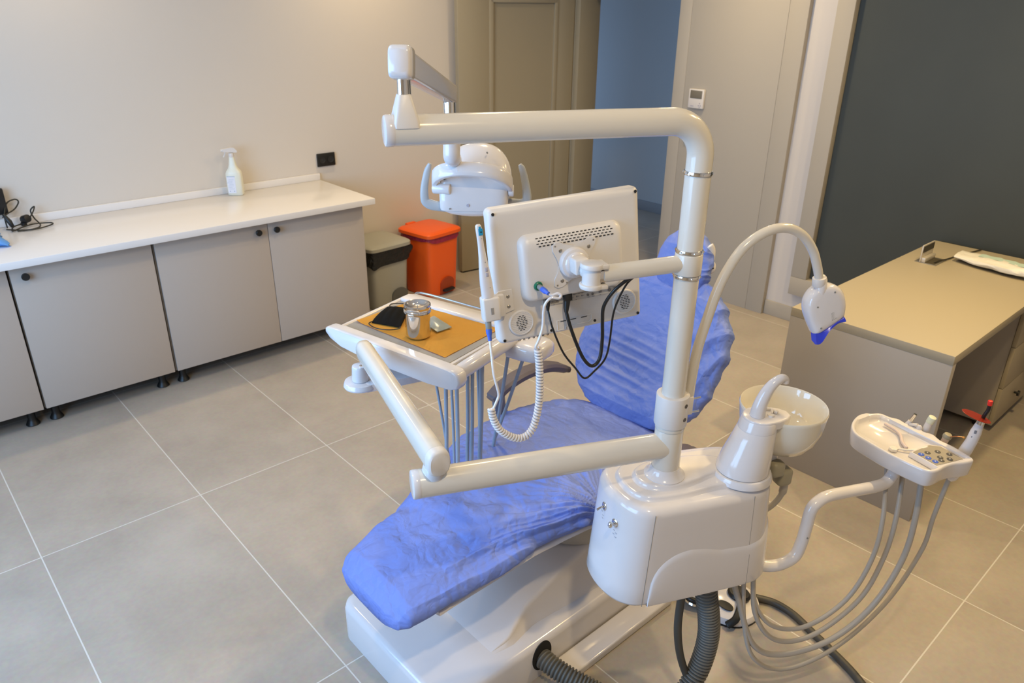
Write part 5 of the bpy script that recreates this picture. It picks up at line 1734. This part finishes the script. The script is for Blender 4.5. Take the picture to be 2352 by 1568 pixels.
# orientation check: make counter-clockwise in (ax, ay)
area2 = sum(outl[i][0] * outl[(i + 1) % len(outl)][1] - outl[(i + 1) % len(outl)][0] * outl[i][1] for i in range(len(outl)))
if area2 < 0:
    outl = outl[::-1]
q = MB()
def ar(d_, z, pl=None):
    return [AT(a, b, z) for a, b in inset(pl or outl, d_)]
rg = [ar(0.012, -0.050), ar(0.006, -0.049), ar(0.003, -0.045), ar(0.0, -0.004), ar(0.001, 0.001), ar(0.004, 0.003), ar(0.008, 0.002)]
q.rings(rg, True, False)
# inner recess as an inset copy
def arin(d_, z):
    out = []
    for a, b in inset(outl, d_):
        out.append(AT(min(max(a, -0.012 + d_), 0.278), min(b, -0.004 - (d_ - 0.010)), z))
    return out
q.rings([ar(0.008, 0.002), arin(0.010, 0.001), arin(0.013, -0.010), arin(0.017, -0.015)], False, True)
bmesh.ops.remove_doubles(q.bm, verts=q.bm.verts, dist=0.0003)
q.build('console_body', WHITE, at, 60)
# downturned nose at the near-right corner
q = MB()
rg = []
for z, k, dx in ((0.0, 1.0, 0), (-0.02, 0.98, 0.0), (-0.045, 0.8, 0.004), (-0.062, 0.5, 0.006), (-0.068, 0.25, 0.006)):
    rg.append([AT(0.262 + dx + 0.022 * k * math.cos(2 * PI * i / 20), -0.028 + 0.034 * k * math.sin(2 * PI * i / 20), z - 0.004) for i in range(20)])
q.rings(rg)
q.build('corner_drop', WHITE, at, 60)
# flat shelf for the keypad
kp = [W2A(*p) for p in ((2.010, 0.560), (1.990, 0.490), (2.078, 0.455), (2.098, 0.520), (2.080, 0.545))]
a2 = sum(kp[i][0] * kp[(i + 1) % len(kp)][1] - kp[(i + 1) % len(kp)][0] * kp[i][1] for i in range(len(kp)))
if a2 < 0:
    kp = kp[::-1]
zz_ = ax_.cross(ay_).z
def aprism(pl, z0, h, bev=0.0):
    q = MB()
    pl3 = [AT(a, b, z0) for a, b in pl]
    pl4 = [AT(a, b, z0 + h) for a, b in (inset(pl, bev) if bev else pl)]
    q.rings([pl3, pl4])
    return q
aprism(inset(kp, -0.010), -0.014, 0.0145, 0.004).build('keypad_ledge', WHITE, at)
kpd = aprism(kp, 0.0005, 0.0012).build('keypad', KPAD, at)
KX = V(2.012, 0.562, 0.8025)
k1 = (V(1.990, 0.490, 0) - V(2.010, 0.560, 0))
k2 = (V(2.090, 0.520, 0) - V(2.005, 0.550, 0))
def keyp(u, v):
    base = V(2.009, 0.556, 0.802)
    return base + V(-0.0185, -0.064, 0) * u + V(0.082, -0.036, 0) * v
keys = [(0.20, 0.10, 1), (0.50, 0.12, 1), (0.80, 0.14, 1), (0.18, 0.36, 0), (0.62, 0.48, 0), (0.82, 0.36, 0), (0.25, 0.70, 0), (0.85, 0.66, 0), (0.55, 0.90, 0)]
for u, v, b in keys:
    p = keyp(u, v)
    MB().lathe([(0.0078, -0.0006), (0.0078, 0.0006), (0.007, 0.0012), (0, 0.0012)], p, seg=20, scale=(1.0, 1.0)).build('key', KBLUE if b else KDARK, kpd)
q = MB()
for u, v, b in keys:
    p = keyp(u, v)
    q.box(p + V(-0.001, 0, 0.0013), (0.005, 0.0012, 0.0004), 0.4)
    q.box(p + V(0.002, 0.001, 0.0013), (0.0012, 0.004, 0.0004), 0.4)
q.build('key_symbol', mat('key_symbol_white', (0.6, 0.6, 0.62), 0.5), kpd)
# bent tube arm
tb = [U(0.265, -0.075, 0.524), U(0.31, -0.088, 0.518), U(0.35, -0.09, 0.519), U(0.387, -0.088, 0.534), U(0.402, -0.086, 0.575), U(0.409, -0.084, 0.625), U(0.416, -0.081, 0.678), U(0.438, -0.078, 0.700), U(0.475, -0.074, 0.708), U(0.56, -0.066, 0.701), U(0.640, -0.059, 0.694), U(0.682, -0.053, 0.694), U(0.704, -0.050, 0.712), U(0.708, -0.050, 0.735), U(0.708, -0.050, 0.762)]
MB().tube(catmull(tb, 8), 0.0165, 22).build('bent_arm', WHITE, at, 60)
MB().cyl(U(0.404, -0.101, 0.602), U(0.404, -0.1035, 0.602), 0.0025, 0.0025, 10).build('set_screw', MID, at)
# tools
def tool_thing(name, label, loc):
    return thing(name, label, 'dental tool', loc, 'dental tools in the assistant console')
t = tool_thing('suction_handpiece', 'slim white suction handpiece with chrome tip, leftmost tool on the console', (2.16, 0.63, 0.79))
MB().tube([(2.160, 0.640, 0.775), (2.160, 0.634, 0.800), (2.160, 0.630, 0.812)], [0.010, 0.009, 0.0065], 14).build('handle', WHITE, t)
MB().cyl((2.160, 0.630, 0.810), (2.160, 0.622, 0.838), 0.0055, 0.0050, 14).build('tip', CHROME, t)
MB().cyl((2.155, 0.628, 0.803), (2.150, 0.606, 0.812), 0.0045, 0.0055, 12).build('valve', WHITE, t)
t = tool_thing('large_suction_handpiece', 'thicker white suction handpiece with pale cap and lever, second tool on the console', (2.165, 0.585, 0.79))
MB().tube([(2.165, 0.590, 0.765), (2.165, 0.586, 0.80), (2.165, 0.582, 0.828)], [0.013, 0.011, 0.0095], 16).build('handle', WHITE, t)
MB().cyl((2.165, 0.582, 0.826), (2.165, 0.577, 0.846), 0.0108, 0.0108, 16, 0.001).build('cap', mat('pale_green_cap', (0.66, 0.70, 0.58), 0.35), t)
MB().ball((2.150, 0.600, 0.803), (0.006, 0.0085, 0.0125), 14).build('lever', WHITE, t)
t = tool_thing('scaler_handpiece', 'pinkish scaler handpiece with thin copper tip beside the curing light', (2.165, 0.53, 0.78))
MB().tube([(2.165, 0.534, 0.762), (2.165, 0.532, 0.785), (2.165, 0.529, 0.802)], [0.011, 0.0095, 0.0105], 16, rnd=True).build('handle', PINK, t)
MB().lathe([(0.012, 0.0), (0.0125, 0.006), (0.010, 0.012), (0.004, 0.013), (0, 0.013)], (2.165, 0.529, 0.800), (0, -0.2, 1), 18).build('head', OLIVE, t)
MB().tube(catmull([(2.160, 0.520, 0.808), (2.157, 0.505, 0.818), (2.152, 0.485, 0.826)], 4), 0.0016, 8).build('tip', COPPER, t)
MB().ball((2.152, 0.485, 0.826), 0.003, 10).build('tip_bead', mat('amber_bead', (0.8, 0.35, 0.05), 0.3), t)
t = tool_thing('curing_light', 'white curing light with black bent guide, red cap and round amber shield', (2.165, 0.465, 0.78))
MB().tube([(2.150, 0.480, 0.758), (2.158, 0.472, 0.79), (2.162, 0.466, 0.82), (2.164, 0.463, 0.850), (2.165, 0.460, 0.876)], [0.0165, 0.0165, 0.0150, 0.0145, 0.0105], 20).build('handle', WHITE, t)
MB().cyl((2.165, 0.460, 0.874), (2.166, 0.459, 0.886), 0.0105, 0.010, 20).build('collar', CHROME, t)
MB().tube(catmull([(2.166, 0.459, 0.884), (2.168, 0.456, 0.905), (2.170, 0.452, 0.922), (2.170, 0.452, 0.938)], 6), [0.0052] * 19, 14, rnd=True).build('light_guide', BLACK, t)
MB().cyl((2.170, 0.452, 0.936), (2.170, 0.453, 0.950), 0.0062, 0.0062, 14, 0.001).build('red_cap', RED, t)
MB().lathe([(0.0075, -0.001), (0.0135, -0.001), (0.0145, 0.0), (0.0135, 0.0015), (0.0075, 0.0015)], (2.166, 0.459, 0.890), (0.1, -0.25, 1), 24).build('white_ring', WSAT, t)
q = MB()
q.lathe([(0.0, 0.0), (0.037, 0.0), (0.038, 0.001), (0.037, 0.002), (0, 0.002)], (2.153, 0.471, 0.899), (0.24, -0.16, 0.95), 40)
q.build('amber_shield', SHIELD, t)
q = MB()
q.box((2.1495, 0.4610, 0.855), (0.001, 0.006, 0.010), 0.3)
q.box((2.1490, 0.4650, 0.838), (0.001, 0.005, 0.004), 0.3)
q.build('button_marking', INK, t)
# small instruments lying on the console
t = tag(MB().tube(catmull([AT(0.045, -0.030, -0.006), AT(0.085, -0.036, -0.006), AT(0.11, -0.050, -0.006), AT(0.135, -0.078, -0.006), AT(0.16, -0.095, -0.006)], 6), [0.0045] * 25, 10, rnd=True).build('grooved_holder', mat('pinkish_white', (0.62, 0.53, 0.52), 0.4)), 'curved pinkish probe lying in the console recess', 'dental tool')
q = MB().tube(catmull([AT(0.150, -0.118, -0.008), AT(0.170, -0.100, -0.006), AT(0.185, -0.075, -0.004), AT(0.190, -0.050, -0.002)], 6), [0.003] * 7 + [0.0035] * 6 + [0.006] * 6, 10, rnd=True)
mi = thing('dental_mirror', 'white plastic mirror with hexagonal head lying beside the keypad', 'dental tool', tuple(AT(0.15, -0.11, -0.014)))
q.build('handle', WSAT, mi)
MB().lathe([(0.012, 0.0), (0.013, 0.003), (0.012, 0.009), (0.008, 0.010), (0, 0.009)], AT(0.143, -0.128, -0.014), seg=6).build('head', WSAT, mi, 20)
# console hoses
hz = [
 ([AT(0.105, -0.09, -0.04), U(0.672, -0.085, 0.60), U(0.652, -0.10, 0.457), U(0.592, -0.10, 0.326), U(0.467, -0.10, 0.262), U(0.355, -0.09, 0.290), U(0.292, -0.075, 0.385), U(0.275, -0.065, 0.51)], 0.0068, 'pale hose, innermost and uppermost loop under the console'),
 ([AT(0.14, -0.06, -0.04), U(0.715, -0.09, 0.60), U(0.700, -0.095, 0.44), U(0.640, -0.10, 0.31), U(0.500, -0.10, 0.218), U(0.372, -0.095, 0.235), U(0.296, -0.08, 0.345), U(0.280, -0.060, 0.51)], 0.0072, 'pale hose, second loop from the inside under the console'),
 ([AT(0.185, -0.04, -0.04), U(0.775, -0.10, 0.60), U(0.765, -0.105, 0.44), U(0.690, -0.11, 0.285), U(0.560, -0.11, 0.190), U(0.400, -0.10, 0.172), U(0.300, -0.09, 0.235), U(0.240, -0.07, 0.40), U(0.205, -0.055, 0.51)], 0.0086, 'thickest pale hose, third loop under the console'),
 ([AT(0.262, -0.03, -0.055), U(0.845, -0.10, 0.58), U(0.835, -0.10, 0.45), U(0.750, -0.10, 0.27), U(0.600, -0.10, 0.138), U(0.430, -0.10, 0.104), U(0.310, -0.095, 0.180), U(0.262, -0.08, 0.33), U(0.248, -0.06, 0.51)], 0.0066, 'pale hose, outermost and lowest loop under the console'),
]
for pts, r, lb in hz:
    tag(MB().tube(catmull(pts, 10), r, 12, rnd=True).build('console_hose', HOSEG), lb, 'hose', 'hoses looping under the assistant console')
# suction holder on the right end of the unit
t = thing('suction_holder', 'beige grey handpiece holder with its hose on the right end of the unit', 'holder', tuple(U(0.335, -0.01, 0.72)))
q = MB().box(U(0.318, -0.032, 0.800), (0.040, 0.036, 0.046), ang, 0.012, 3).box(U(0.352, -0.022, 0.764), (0.044, 0.040, 0.052), ang, 0.012, 3)
q.build('holder_body', OLIVE, t)
MB().tube(catmull([U(0.362, -0.022, 0.745), U(0.362, -0.02, 0.70), U(0.345, -0.005, 0.65), U(0.300, 0.02, 0.60)], 6), [0.011] * 6 + [0.008] * 13, 12, rnd=True).build('hose', HOSEG, t)

# ================================================================== FLOOR ITEMS
# white junction plate beside the base
tag(MB().bb(1.285, 1.78, 1.112, 1.192, 0.0, 0.030, 0.006, 3).build('cable_cover_plate', WHITE), 'low white cover plate on the floor along the chair base', 'cover plate')
# corrugated hoses
def corrugated(pts, r, pitch, depth):
    cl_ = catmull(pts, 12)
    acc_ = [0.0]
    for a, b in zip(cl_[:-1], cl_[1:]):
        acc_.append(acc_[-1] + (b - a).length)
    tot = acc_[-1]
    n = int(tot / pitch * 8)
    out, rr_ = [], []
    i = 0
    for k in range(n + 1):
        s_ = tot * k / n
        while i < len(acc_) - 2 and acc_[i + 1] < s_:
            i += 1
        f = (s_ - acc_[i]) / max(1e-9, acc_[i + 1] - acc_[i])
        out.append(cl_[i].lerp(cl_[i + 1], min(1, max(0, f))))
        rr_.append(r - depth * (0.5 + 0.5 * math.cos(2 * PI * k / 8)) ** 2)
    return MB().tube(out, rr_, 22)
tag(corrugated([U(0.135, -0.04, 0.515), U(0.150, -0.045, 0.42), U(0.168, -0.045, 0.34), U(0.180, -0.042, 0.265), U(0.178, -0.04, 0.19), U(0.158, -0.045, 0.12), U(0.11, -0.06, 0.06), U(0.03, -0.09, 0.036), U(-0.06, -0.13, 0.035), U(-0.16, -0.20, 0.035)], 0.032, 0.0115, 0.0075).build('corrugated_hose', CORR, None, 60), 'thick grey corrugated hose dropping from under the unit to the floor', 'hose')
tag(corrugated([(1.23, 1.24, 0.075), (1.225, 1.18, 0.070), (1.245, 1.10, 0.055), (1.28, 1.02, 0.036), (1.30, 0.93, 0.034), (1.30, 0.80, 0.034)], 0.032, 0.0115, 0.0070).build('corrugated_hose', CORR, None, 60), 'grey corrugated hose coming out of the hole in the chair base', 'hose')
q = MB()
hol = [(0.040 * math.cos(2 * PI * k / 28), 0.012 + 0.055 * math.sin(2 * PI * k / 28)) for k in range(28)]
hol = [(a, max(b, -0.055)) for a, b in hol]
q.prism(hol, (1.222, 1.1975, 0.072), (1, 0, 0), (0, 0, 1), 0.003)
plabel(q.build('hose_opening', DARK, chair), 'dark opening for the hose')
tag(MB().tube(catmull([U(0.085, -0.03, 0.515), U(0.080, -0.03, 0.40), U(0.082, -0.03, 0.30), U(0.10, -0.03, 0.20), U(0.125, -0.035, 0.12), U(0.15, -0.06, 0.06), U(0.15, -0.12, 0.022), U(0.13, -0.25, 0.014)], 8), 0.0115, 14, rnd=True).build('dark_hose', DHOSE), 'dark smooth hose hanging left of the corrugated hose under the unit', 'hose')
# foot control
fc = thing('foot_control', 'round white foot control with black pedals on the floor behind the unit', 'foot pedal', (1.915, 0.985, 0))
q = MB().lathe([(0.098, 0.0), (0.104, 0.004), (0.104, 0.016), (0.098, 0.028), (0.07, 0.040), (0.03, 0.046), (0, 0.047)], (1.925, 0.975, 0), seg=48)
q.build('pedal_housing', WHITE, fc)
MB().lathe([(0.100, 0.0), (0.106, 0.0), (0.106, 0.006), (0.100, 0.006)], (1.925, 0.975, 0.0), seg=48).build('rubber_ring', BLACK, fc)
MB().lathe([(0.034, 0.0), (0.036, 0.008), (0.03, 0.016), (0.010, 0.018), (0, 0.016)], (1.948, 0.956, 0.046), seg=28, scale=(1, 1.15)).build('pedal_disc', BLACK, fc)
MB().lathe([(0.022, 0.0), (0.022, 0.004), (0, 0.005)], (1.873, 0.960, 0.042), seg=24, scale=(0.8, 1.3)).build('pedal_disc', BLACK, fc)
MB().tube(catmull([(1.94, 0.948, 0.060), (1.915, 0.930, 0.060), (1.885, 0.913, 0.052), (1.850, 0.905, 0.036), (1.825, 0.918, 0.018)], 6), [0.010] * 25, 12, rnd=True, flat=(0.5, 1.3)).build('rocker_arm', BLACK, fc)
q = MB()
rg = catmull([(1.855, 1.00, 0.030), (1.83, 1.03, 0.032), (1.815, 1.07, 0.035), (1.84, 1.115, 0.036), (1.89, 1.125, 0.036), (1.93, 1.09, 0.032)], 6)
q.tube(rg, 0.011, 12, rnd=True)
q.build('carry_hoop', BLACK, fc)
MB().lathe([(0.0, 0.0), (0.052, 0.0), (0.055, 0.004), (0.048, 0.016), (0.02, 0.022), (0, 0.022)], (1.866, 1.066, 0.010), seg=32).build('chrome_dome', CHROME, fc)
tag(MB().tube(catmull([(2.015, 0.925, 0.016), (2.045, 0.87, 0.013), (2.045, 0.80, 0.013), (2.02, 0.72, 0.013), (1.99, 0.63, 0.013), (1.95, 0.53, 0.013), (1.88, 0.42, 0.013), (1.80, 0.30, 0.013)], 8), 0.0125, 14, rnd=True).build('pedal_hose', DHOSE), 'dark grey hose lying on the floor from the foot control to the front', 'hose')
